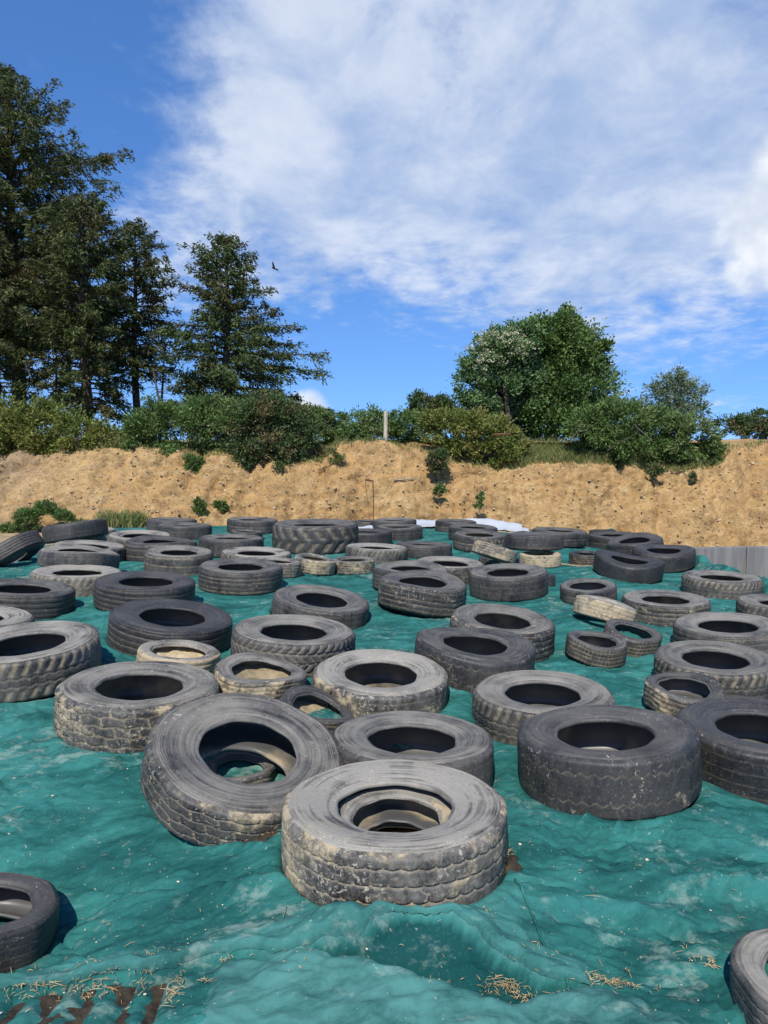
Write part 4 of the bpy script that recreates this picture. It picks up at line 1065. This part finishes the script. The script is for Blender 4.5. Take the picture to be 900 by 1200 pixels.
bush('hanging_shrub', 'upright green sprig rising behind the last tyres at left centre', 'bush', P_([(234, 600, 8, 9), (231, 590, 5, 7), (238, 592, 4, 5)], 19.0, .7), 1200, .10, .03, M['leaf_oak'], bank_pt(234, 606), nst=4, r0=.012, group='shrubs clinging to the bank face')
bush('hanging_shrub', 'dry grassy tuft on the bank below the low green scrub', 'bush', P_([(395, 537, 10, 6), (388, 530, 8, 6)], 20.5, .7), 700, .12, .02, M['grass'], bank_pt(393, 538), nst=3, r0=.01, group='shrubs clinging to the bank face')
bush('hanging_shrub', 'dark sprig hanging from the lip under the arching gorse bush', 'bush', P_([(812, 560, 5, 7), (768, 552, 10, 8)], 20.6, .7), 900, .10, .03, M['gorse_c'], bank_pt(800, 552), nst=3, r0=.012, group='shrubs clinging to the bank face')
bush('leafy_plant', 'bright green feathery plant at the foot of the bank on the left', 'plant',
     P_([(32, 610, 16, 12), (54, 603, 16, 13), (76, 610, 14, 11), (52, 594, 9, 7), (26, 618, 14, 8), (8, 622, 12, 8), (94, 616, 10, 6)], 17.0, .6), 7000, .13, .022, M['gorse_b'], at(50, 622, 17.0), up=1.1, nst=7, r0=.015)

# grass
def grass(name, label, roots, h, w, lean=.25):
    n = len(roots)
    d = unit(np.stack([rng.normal(0, lean, n), rng.normal(0, lean, n), np.ones(n)], 1))
    L = h * rng.uniform(.5, 1.3, n)
    sd = unit(np.stack([rng.normal(size=n), rng.normal(size=n), np.zeros(n)], 1)) * (w / 2)
    bend = unit(rng.normal(size=(n, 3)) * np.array([1, 1, 0])) * (L * .25)[:, None]
    m = roots + d * (L * .55)[:, None]; t = roots + d * L[:, None] + bend - np.array([0, 0, 1]) * (L * .08)[:, None]
    V = np.stack([roots - sd, roots + sd, m + sd * .7, m - sd * .7, t], 1).reshape(-1, 3)
    k = 5 * np.arange(n)[:, None]
    F = np.concatenate([k + np.array([[0, 1, 2, 3]]), k + np.array([[3, 2, 4, 4]])])
    tri = np.concatenate([k + np.array([[0, 1, 2]]), k + np.array([[0, 2, 3]]), k + np.array([[3, 2, 4]])])
    tint = np.tile(rng.random(n), 3); cl = np.tile(rng.random(n), 3)
    o = build(name, V, tri, M['grass'], smooth=False, face_attrs={'tint': tint, 'clump': cl})
    return tag(o, label, 'grass', kind='stuff')
def lip_roots(x0, x1, n, d0, d1):
    px = rng.uniform(x0, x1, n); X = (px - 450) / F_PX * 21.3
    i = np.clip(((X + 34) / .075).astype(int), 0, len(ux) - 1)
    j = np.clip((.86 + .14 * rng.uniform(d0, d1, n)) * NS, 0, NS - 1).astype(int)
    return np.stack([BX[i, j], BY[i, j], BZ[i, j]], 1) + rng.normal(0, .02, (n, 3)) * np.array([1, 1, 0]) - np.array([0, 0, .02])
grass('grass', 'long green grass on the bank top below the trees', lip_roots(592, 760, 9000, -.05, .8), .30, .018)
grass('grass', 'pale grass between the two left gorse bushes', lip_roots(122, 165, 2600, 0, 1.), .45, .02)
grass('grass', 'dry grass fringe along the bank lip', np.concatenate([lip_roots(-200, 1100, 7000, -.12, .25), lip_roots(368, 400, 1500, 0, .9), lip_roots(770, 850, 2500, -.1, .5)]), .17, .016, .5)
g = np.stack([rng.uniform(118, 168, 1500), rng.uniform(606, 616, 1500)], 1)
rt = np.array([at(a, b, 16.9) for a, b in g]) + np.array([0, 0, -.12]) + np.stack([np.zeros(1500), rng.normal(0, .25, 1500), np.zeros(1500)], 1)
grass('grass', 'green grass tufts at the bank foot behind the left tyres', rt, .34, .022, .3)

# ------------------------------------------------------------------ conifers
def conifer(label, px, Ybase, ztop, prof, nb, bare, mat, seed, trunk_r=.2, dens=1., leaf=(.19, .056), lean=0, group='spruces behind the hedge', droop=.30, zb=2.0):
    r = np.random.default_rng(seed)
    X = (px - 450) / F_PX * Ybase; H = ztop - zb
    root = empty('spruce_tree', (X, Ybase, zb)); tag(root, label, 'tree', group)
    f = np.array([p[0] for p in prof]); RR = np.array([p[1] for p in prof]); RL = np.array([p[2] for p in prof])
    zz = np.linspace(0, 1, 14)
    tr = np.stack([lean * H * zz ** 2 + .06 * np.sin(zz * 7 + seed), .06 * np.cos(zz * 6 + seed), H * zz], 1)
    V, F = tube(tr, trunk_r * (1 - zz) ** .8 + .02, 9)
    V[:, :] = V
    build('trunk', V, F, M['bark'], root)
    limbs = []; Cs = []; As = []; Ls = []; Ws = []; cl = []
    for i in range(nb):
        fi = bare + (1 - bare) * ((i + r.random()) / nb) ** 1.08
        az = i * 2.39996 + r.uniform(-.4, .4); c, s = math.cos(az), math.sin(az)
        Rr = np.interp(fi, f, RR); Rl = np.interp(fi, f, RL)
        R = (Rr if c > 0 else Rl) * abs(c) + .5 * (Rr + Rl) * (1 - abs(c))
        L = R * r.uniform(.62, 1.15) * (1.28 if r.random() < .14 else 1)
        L = max(L, .25)
        d = np.array([c, s, 0.]); lat = np.array([-s, c, 0.])
        t0 = np.array([np.interp(fi, zz, tr[:, 0]), np.interp(fi, zz, tr[:, 1]), fi * H])
        q = np.linspace(0, 1, 9)[:, None]
        aa = .75 * fi ** 2 + .10; bb = droop * (1.3 - fi) + .12
        wob = r.normal(0, .05, 2)
        def pt(q): return t0 + d * L * q + np.array([0, 0, 1.]) * L * (aa * q - bb * q ** 2 + .12 * q ** 4) + lat * L * (wob[0] * q + .12 * wob[1] * np.sin(q * 5))
        limbs.append(tube(pt(q), np.maximum(.006, (.014 + .012 * L) * (1 - q[:, 0]) + .004), 5))
        m = int((5 + L * 9.5) * dens)
        sq = r.uniform(.10 if fi > .3 else .25, 1.0, m) ** .85
        base = pt(sq[:, None])
        sg = r.choice([-1, 1], m)[:, None]
        tdir = unit(d * r.uniform(.4, 1.1, (m, 1)) + lat * sg * r.uniform(.3, 1., (m, 1)) + np.array([0, 0, 1.]) * r.normal(-.18, .28, (m, 1)))
        tl = (.16 + L * .20 * (1.15 - sq)) * r.uniform(.6, 1.3, m)
        nl = np.maximum(4, ((4 + tl * 34) * dens).astype(int))
        k = np.repeat(np.arange(m), nl); u = r.random(len(k))
        C = base[k] + tdir[k] * (tl[k] * u)[:, None] + np.array([0, 0, -1.]) * (tl[k] * .35 * u ** 2)[:, None] + r.normal(0, .07, (len(k), 3))
        A = tdir[k] * .9 + r.normal(0, .45, (len(k), 3)) + np.array([0, 0, -.15])
        Cs.append(C); As.append(A); Ls.append(leaf[0] * r.uniform(.6, 1.3, len(k))); Ws.append(leaf[1] * r.uniform(.6, 1.3, len(k)))
        cl.append(np.clip(np.full(len(k), r.random()) + r.normal(0, .1, m)[k], 0, 1))
    V, F = join(limbs); build('branches', V, F, M['bark'], root)
    loc = np.array(root.location)
    add_leaves('crown', [(np.concatenate(Cs) + loc, np.concatenate(As), np.concatenate(Ls), np.concatenate(Ws), np.concatenate(cl))], mat, root)
    return root
def zt_(py, Y): return float(at(450, py, Y)[2])
k31 = 31 / F_PX
conifer('tallest dark spruce with feathery top at the far left', 26, 31, zt_(82, 31), [(.0, 2.2, 3), (.15, 3.0, 3.5), (.35, 4.4, 4.2), (.55, 4.7, 4.2), (.70, 4.3, 3.2), (.80, 2.9, 2.0), (.88, 2.2, 1.3), (.93, .9, .7), (1, .15, .15)], 185, .29, M['needle'], 5, .30, .9)
conifer('tall dark spruce cut off by the left frame edge', -60, 33, zt_(105, 33), [(.0, 2.2, 3), (.3, 4.2, 4.0), (.6, 3.8, 3.8), (.85, 2.2, 2.0), (1, .2, .2)], 130, .3, M['needle'], 6, .28, .9)
conifer('middle spruce with foliage down to the hedge in the left group', 104, 28, zt_(232, 28), [(.0, 1.3, 1.3), (.2, 1.8, 1.6), (.4, 2.0, 2.2), (.6, 2.5, 2.2), (.8, 2.0, 1.6), (.93, 1.0, .8), (1, .15, .15)], 120, .15, M['needle'], 7, .20, .95)
conifer('narrow ragged spruce at the right side of the left group', 163, 29.5, zt_(262, 29.5), [(.0, 1.0, .8), (.2, 1.6, 1.4), (.45, 1.9, 1.7), (.7, 1.7, 1.6), (.9, .9, .8), (1, .12, .12)], 95, .33, M['needle'], 8, .15, .85)
conifer('lone broad spruce with long right branches beside the left group', 268, 29, zt_(279, 29), [(.0, 1.2, 1.2), (.10, 2.9, 2.3), (.2, 4.5, 2.5), (.35, 4.0, 2.4), (.5, 3.1, 2.3), (.65, 1.85, 1.9), (.8, 1.25, 1.45), (.92, .85, .8), (1, .25, .2)], 120, .10, M['needle2'], 9, .19, .95, droop=.22)
conifer('slim spruce squeezed at the left edge below the tallest one', -2, 27.5, zt_(265, 27.5), [(.0, 1.3, 1.3), (.3, 2.0, 1.8), (.6, 1.9, 1.6), (.85, 1.0, .8), (1, .12, .12)], 85, .26, M['needle'], 12, .16, .9)

# bare dead trunks under the left group
def dead_tree(label, px, Y, ztop, lean, seed):
    r = np.random.default_rng(seed); X = (px - 450) / F_PX * Y; H = ztop - 2.0
    root = empty('dead_tree', (X, Y, 2.0)); tag(root, label, 'tree', 'bare dead trunks behind the hedge')
    z = np.linspace(0, 1, 9)
    tr = np.stack([lean * z, 0 * z, H * z], 1)
    V, F = tube(tr, .085 * (1 - .7 * z), 7); build('trunk', V, F, M['bark'], root)
    br = []
    for i in range(15):
        f = r.uniform(.3, .98); a = r.uniform(0, 6.28); L = r.uniform(.4, 1.1)
        p = np.array([lean * f, 0, H * f]); q = np.linspace(0, 1, 6)[:, None]
        d = np.array([math.cos(a), math.sin(a) * .7, 0])
        br.append(tube(p + d * L * q + np.array([0, 0, 1]) * L * (.15 * q - .5 * q ** 2) + r.normal(0, .02, (6, 3)), .016 * (1 - .8 * q[:, 0]), 4))
    V, F = join(br); build('branches', V, F, M['bark'], root)
dead_tree('bare dead trunk leaning left under the lone broad spruce', 199, 28.5, zt_(432, 28.5), -.55, 3)
dead_tree('thin bare trunk upright in the gap of the left spruces', 68, 29, zt_(405, 29), .1, 4)
dead_tree('bare dead stem with curved twigs between the narrow and the lone spruce', 187, 30, zt_(420, 30), .3, 5)

# ------------------------------------------------------------------ broadleaf trees
def tree(name, label, px, Y, blobs, n, l, w, mat, r0, sub=.3, fill=.45, up=.2, extra=None, nl=16):
    root = empty(name, ((px - 450) / F_PX * Y, Y, 2.0)); tag(root, label, 'tree')
    loc = np.array(root.location); B = np.array(blobs)
    top = B[:, 2].max() - .3; h = top - 2.0
    z = np.linspace(0, 1, 8)
    V, F = tube(np.stack([.1 * np.sin(z * 5), .1 * np.cos(z * 4) - .1, h * .85 * z], 1), r0 * (1 - .8 * z), 8)
    build('trunk', V, F, M['bark'], root)
    tips = []
    for i in range(nl):
        b = B[i % len(B)]; tips.append(b[:3] + rng.normal(size=3) * .4 * b[3:6])
    parts = []
    for tp in tips:
        f = rng.uniform(.2, .75); st = loc + np.array([0, 0, h * .85 * f]); tp = np.array(tp)
        q = np.linspace(0, 1, 7)[:, None]; m = (st + tp) / 2 + np.array([0, 0, .2]) + rng.normal(size=3) * .15
        parts.append(tube((1 - q) ** 2 * st + 2 * q * (1 - q) * m + q ** 2 * tp - loc, r0 * .4 * (1 - .85 * q[:, 0]), 5))
    V, F = join(parts); build('branches', V, F, M['bark'], root)
    sets = blob_leaves(blobs, n, l, w, sub, up, fill=fill, spread=.6)
    add_leaves('crown', sets, mat, root)
    if extra: extra(root, sets)
    return root
YT = 24.8
tree('broadleaf_tree', 'dense dark green broadleaf tree, the tallest on the right half of the bank', 645, YT,
     P_([(645, 400, 40, 34), (625, 425, 46, 36), (672, 425, 42, 40), (690, 455, 34, 36), (655, 460, 50, 38), (615, 470, 40, 34), (640, 492, 50, 30), (690, 490, 34, 28), (600, 495, 34, 26), (655, 385, 26, 22), (620, 395, 24, 20), (698, 425, 20, 26), (580, 480, 22, 30), (566, 496, 22, 26), (662, 372, 12, 12), (706, 408, 12, 10), (618, 384, 12, 10), (712, 468, 10, 14)], YT, .85, .35), 68000, .12, .065, M['leaf_oak'], .22, .28)
def blossoms(root, sets):
    C = np.concatenate([s[0] for s in sets]); 
    b = at(590, 425, YT - 1.2)
    o = C - b
    pick = np.where((o[:, 1] < .35) & (o[:, 2] > -1.3) & (rng.random(len(C)) < .07))[0][:230]
    Vs = []
    out = []
    for p in C[pick]:
        n = 13; g = rng.normal(size=(n, 3)) * np.array([.06, .05, .03]); c = p + unit(p - b) * .14 + g
        out.append((c, rng.normal(size=(n, 3)) * np.array([1, 1, .3]), np.full(n, .05), np.full(n, .045), rng.random(n)))
    add_leaves('blossom', out, M['blossom'], root)
tree('elder_tree', 'elder tree with creamy flower heads left of the dark broadleaf tree', 590, YT - 1.2,
     P_([(590, 415, 34, 26), (565, 430, 26, 26), (612, 425, 26, 28), (552, 455, 22, 26), (585, 452, 36, 32), (615, 455, 26, 30), (560, 478, 24, 22), (604, 396, 24, 22), (580, 404, 24, 20), (622, 398, 18, 24)], YT - 1.2, .7, .25), 26000, .115, .06, M['leaf_elder'], .12, .3, extra=blossoms)
tree('willow_tree', 'small airy grey-green tree behind the arching gorse bush', 792, 27.5,
     P_([(790, 458, 26, 22), (772, 465, 20, 18), (810, 468, 20, 20), (798, 482, 26, 18), (775, 486, 22, 16), (820, 485, 12, 16), (792, 444, 18, 12)], 27.5, .8, .3), 8200, .14, .045, M['leaf_pale'], .08, .34, .3, nl=22)

# ------------------------------------------------------------------ odds and ends on the bank
def part_box(name, c, s, mat, root, rot=None, bev=.006):
    V, F = box(c, s)
    o = build(name, V, F, mat, root, smooth=False)
    m = o.modifiers.new('bevel', 'BEVEL'); m.width = bev; m.segments = 2
    if rot: o.rotation_euler = rot
    return o
p = at(451.5, 519, 20.95); h = (519 - 482) / F_PX * 20.95
zs = np.linspace(-.25, h, 9)
V, F = tube(np.stack([.012 * np.sin(zs * 3), 0 * zs, zs], 1), [.060, .058, .056, .057, .055, .056, .054, .054, .048], 7)
o = build('fence_post', V, F, M['post'], smooth=False); o.location = p
tag(o, 'pale weathered wooden post standing on the bank edge', 'post')
a = at(437.5, 606, 18.0); b = at(437, 563.5, 18.05); c = at(428, 562, 18.05)
pts = [a - np.array([0, 0, .9]), a, (a + b) / 2 + np.array([.01, 0, 0]), b - np.array([0, 0, .04]), b, b + (c - b) * .3, c]
V, F = tube(np.array(pts), [.013] * 4 + [.02, .026, .024], 7)
tag(build('bent_rod', V, F, M['rust']), 'thin rusty rod with a bent top standing behind the last tyres', 'rod')
def stick(name, label, cat, pts, r, mat, group=None):
    V, F = tube(np.array(pts), r, 6); return tag(build(name, V, F, mat), label, cat, group)
def bp(x, y, up=.03): return bank_pt(x, y) + np.array([0, -up, up])
stick('fallen_branch', 'dry curved stick lying on the bank left of the hanging shrub', 'branch', [bp(461, 563), bp(472, 564), bp(482, 562), bp(491, 558)], [.012, .02, .018, .008], M['deadwood'])
q0 = at(577, 509.5, 20.6); q1 = at(598, 509.0, 20.6)
stick('rusty_bar', 'short rusty bar sticking out of the olive gorse bush', 'bar', [q0, (q0 + q1) / 2 + np.array([0, 0, .01]), q1], .032, M['rust'])
SB = 'broken grey branches by the arching gorse bush'
for lb, pts in (('broken branch rising from the grass below the dark broadleaf tree', [(664, 520), (672, 512), (680, 502), (684, 496)]),
                ('long pale broken branch lying across the arching gorse bush', [(712, 528), (724, 520), (738, 513), (750, 504)]),
                ('thin reddish broken branch within the arching gorse bush', [(742, 497), (752, 506), (762, 515), (772, 523)])):
    stick('broken_branch', lb, 'branch', [at(x, y, 20.75 - .02 * i) for i, (x, y) in enumerate(pts)], [.020, .016, .012, .006], M['bark'], SB)

# bird in flight: body, tail and wings as one skin
def bird():
    c = at(321, 314.5, 25); n = 9; m = 8
    L = .36
    s = np.linspace(0, 1, n); rad = .062 * np.sin(np.pi * np.clip(s * .94 + .05, 0, 1)) ** .7 * np.interp(s, [0, .12, .2, .7, 1], [.55, .75, .9, .9, .35])
    B = tube(np.stack([(.5 - s) * L, 0 * s, .02 * np.cos(s * 3)], 1), rad, m)
    parts = [B]
    for sg in (-1, 1):
        q = np.linspace(0, 1, 7); ch = .17 * (1 - q ** 2 * .75)
        le = np.stack([.06 + .05 * np.sin(q * 3) - .10 * q ** 2, sg * .40 * q, .02 + .16 * q - .04 * q ** 2], 1)
        top = []
        for i in range(7):
            for f, zz in ((0, 0), (.35, .012), (1, 0), (.35, -.012)): top.append(le[i] + np.array([-ch[i] * f, 0, zz * (1 - q[i] * .8)]))
        top = np.array(top); F = []
        for i in range(6):
            for k in range(4): F.append((i * 4 + k, i * 4 + (k + 1) % 4, i * 4 + 4 + (k + 1) % 4, i * 4 + 4 + k))
        F.append((24, 25, 26, 27)); parts.append((top, np.array(F)))
    tl = np.array([(-.15, -.02, 0), (-.15, .02, 0), (-.30, .065, .0), (-.30, -.065, 0), (-.15, -.02, .012), (-.15, .02, .012), (-.30, .065, .008), (-.30, -.065, .008)])
    parts.append((tl, np.array([(0, 3, 2, 1), (4, 5, 6, 7), (0, 1, 5, 4), (1, 2, 6, 5), (2, 3, 7, 6), (3, 0, 4, 7)])))
    V, F = join(parts)
    o = build('bird', V, F, M['bird']); o.location = c; o.scale = (.6, .6, .6); o.rotation_euler = (R_(30), R_(-20), R_(150))
    return tag(o, 'small black bird with raised wings flying beside the lone spruce', 'bird')
bird()

# ------------------------------------------------------------------ straw and chalk bits on the sheet
SP = []
def straw_at(px, py, rx, ry, n, l=.020, zz=-.16):
    n = int(n * .9) if n > 1 else 1
    c = on_z(px, py, zz); 
    k = c[1] / F_PX
    for i in range(n):
        x = c[0] + rng.normal() * rx * k * .5; y = c[1] + rng.normal() * ry * k * 1.1 * .5
        a = rng.normal(0, .9) + (math.pi if rng.random() < .5 else 0); L = l * rng.uniform(.3, 1.0) * (3.5 if rng.random() < .10 else 1.3)
        dx, dy = math.cos(a) * L / 2, math.sin(a) * L / 2
        z = sheet_z(x, y) + rng.uniform(.002, .012)
        SP.append(tube(np.array([(x - dx, y - dy, z + rng.normal() * .004), (x, y, z + .004), (x + dx, y + dy, z + rng.normal() * .004)]), rng.uniform(.0006, .0014), 4))
for a in ((590, 1168, 28, 8, 90), (625, 1175, 40, 6, 60), (712, 1162, 42, 8, 130), (832, 1136, 10, 8, 26), (815, 1128, 8, 6, 12), (800, 1115, 8, 3, 6), (172, 1152, 14, 30, 60), (205, 1175, 10, 35, 60), (110, 1170, 60, 26, 110), (40, 1165, 40, 18, 90), (130, 1145, 70, 5, 60),
          (225, 1137, 30, 5, 40), (478, 1113, 16, 7, 30), (594, 1042, 8, 10, 40), (300, 1011, 24, 10, 70), (625, 1150, 30, 14, 40), (545, 1122, 40, 8, 24), (250, 1173, 20, 4, 16), (262, 1148, 10, 3, 10), (735, 1140, 8, 3, 6), (540, 1180, 60, 12, 30), (340, 1165, 60, 12, 20)):
    straw_at(*a)
for i in range(150):
    straw_at(rng.uniform(0, 900), rng.uniform(900, 1195), 10, 10, 1, .02)
V, F = join(SP)
tag(build('straw', V, F, M['straw']), 'loose straw scattered on the folds of the green sheet', 'straw', kind='stuff')
n = 260
P = []
for i in range(n):
    c = on_z(rng.uniform(-20, 920), 880 + 320 * rng.random() ** .8 if i < 200 else rng.uniform(690, 880), -.15)
    P.append((c[0], c[1], sheet_z(c[0], c[1]) + .001))
V, F = pebbles(np.array(P), .002 + .005 * rng.random(n) ** 3)
tag(build('chalk_bits', V, F, M['pebble'], smooth=False), 'pale crumbs of dried mud scattered on the green sheet', 'rubble', kind='stuff')
# ------------------------------------------------------------------ sky, sun, camera
SUN_EL, SUN_AZ = 50., 192.      # azimuth measured from +Y towards +X; the sun stands behind the camera, a little to its left
w = bpy.data.worlds.new('World'); scene.world = w; w.use_nodes = True
t = NT.__new__(NT); t.t = w.node_tree; t.t.nodes.clear()
t.out = t.n('ShaderNodeOutputWorld')
sky = t.n('ShaderNodeTexSky', sky_type='NISHITA'); sky.sun_disc = False
sky.sun_elevation = R_(SUN_EL); sky.sun_rotation = R_(SUN_AZ); sky.air_density = 1.0; sky.dust_density = .15; sky.ozone_density = 3.5
hs = t.n('ShaderNodeHueSaturation'); hs.inputs['Saturation'].default_value = 1.22; hs.inputs['Value'].default_value = 1.30; hs.inputs['Hue'].default_value = .507
t.put(hs.inputs['Color'], sky.outputs[0])
_g = t.n('ShaderNodeTexCoord').outputs['Generated']
t.put(sky.inputs['Vector'], t.vmath('NORMALIZE', t.vmath('ADD', _g, (0., 0., .20))))
D = t.n('ShaderNodeTexCoord').outputs['Generated']
x, y, z = sep(t, D)
den = t.math('ADD', t.math('MAXIMUM', z, 0.), .16)
P = comb(t, t.math('DIVIDE', x, den), t.math('DIVIDE', y, den), 0.)
n_big = t.noise(P, 1.15, 6, .55, .35)
n_wisp = t.noise(t.vmath('MULTIPLY', P, (1.0, .75, 1.)), 4.2, 8, .62, .3)
n_fine = t.noise(P, 11., 6, .6, .2)
def blob(px, py, rad, soft=1.):
    v = ray(px, py); v = v / np.linalg.norm(v)
    dt = t.n('ShaderNodeVectorMath', operation='DOT_PRODUCT'); t.put(dt.inputs[0], D); dt.inputs[1].default_value = tuple(v)
    # angular falloff of a cloud bank standing in that part of the sky
    return t.rng(dt.outputs['Value'], math.cos(R_(rad)), math.cos(R_(rad * (1 - soft))))
def acc(lst):
    o = None
    for px, py, rad, amp, *sf in lst:
        b = t.math('MULTIPLY', blob(px, py, rad, *(sf or [1.])), amp)
        o = b if o is None else t.math('ADD', o, b)
    return o
plus = acc([(330, 60, 24, .46), (260, 210, 16, .42), (440, 170, 20, .26), (560, 60, 24, .26), (820, 10, 15, .40), (720, 230, 16, .30), (870, 130, 12, .26), (600, 480, 14, .16), (640, 320, 14, .34), (850, 170, 15, .30), (430, 280, 10, .22), (780, 330, 12, .22), (880, 470, 6, .18), (500, 395, 5, .16)])
minus = acc([(60, 100, 15, .75), (20, 40, 12, .3), (420, 400, 15, .42), (300, 440, 14, .3), (885, 70, 6, .25), (620, 215, 6, .18), (820, 390, 11, .35), (500, 440, 12, .4), (700, 420, 8, .2)])
base = t.math('SUBTRACT', t.math('ADD', plus, .18), minus)
dn = t.math('ADD', base, t.math('MULTIPLY', t.math('SUBTRACT', n_big, .5), .9))
dn = t.math('ADD', dn, t.math('MULTIPLY', t.math('SUBTRACT', n_wisp, .5), 1.7))
dn = t.math('ADD', dn, t.math('MULTIPLY', t.math('SUBTRACT', n_fine, .5), 1.15))
veil = t.math('MULTIPLY', t.rng(dn, .06, 1.2), .84)
# heaped white clouds low on the right and just over the hedge
cum = None
for px, py, rad, amp in ((905, 260, 4.6, 1.), (888, 315, 3.0, .8), (930, 200, 4., .8), (360, 487, 2.5, 1.2), (338, 488, 1.5, 1.), (378, 491, 1.2, 1.)):
    b = t.math('MULTIPLY', blob(px, py, rad), amp)
    cum = b if cum is None else t.math('MAXIMUM', cum, b)
n_c = t.noise(D, 17, 5, .5)
cum = t.math('MULTIPLY', t.rng(t.math('ADD', cum, t.math('MULTIPLY', t.math('SUBTRACT', n_c, .5), 1.2)), .15, .95), .92)
CL = 6.1
ccol = t.mix(t.rng(t.math('ADD', t.math('MULTIPLY', n_big, .6), t.math('MULTIPLY', n_wisp, .4)), .40, .60), (.42 * CL, .55 * CL, .80 * CL), (.80 * CL, .86 * CL, .97 * CL))
c = t.mix(veil, hs.outputs[0], ccol)
c = t.mix(cum, c, t.mix(t.rng(n_c, .35, .65), (.70 * CL, .77 * CL, .88 * CL), (1.0 * CL, 1.03 * CL, 1.07 * CL)))
bg = t.n('ShaderNodeBackground'); t.put(bg.inputs['Color'], c); bg.inputs['Strength'].default_value = .10
t.t.links.new(bg.outputs[0], t.out.inputs['Surface'])

sd = bpy.data.lights.new('sun', 'SUN'); sd.energy = 3.6; sd.angle = R_(.53); sd.color = (1., .955, .88)
so = bpy.data.objects.new('sun', sd); COL.objects.link(so)
az, el = R_(SUN_AZ), R_(SUN_EL)
from mathutils import Vector
sv_ = Vector((math.sin(az) * math.cos(el), math.cos(az) * math.cos(el), math.sin(el)))
so.rotation_euler = sv_.to_track_quat('Z', 'Y').to_euler(); so.location = sv_ * 50

cd = bpy.data.cameras.new('camera'); cam = bpy.data.objects.new('camera', cd); COL.objects.link(cam)
cd.sensor_fit = 'VERTICAL'; cd.sensor_height = 36; cd.lens = F_PX / 1200 * 36
cd.clip_start = .05; cd.clip_end = 3000
cam.location = (0, 0, CAM_H); cam.rotation_euler = (R_(90) - PITCH, 0, 0)
scene.camera = cam
vs = scene.view_settings; vs.view_transform = 'Standard'; vs.look = 'None'; vs.exposure = .72; vs.gamma = 1.
scene.render.resolution_x, scene.render.resolution_y = 768, 1024
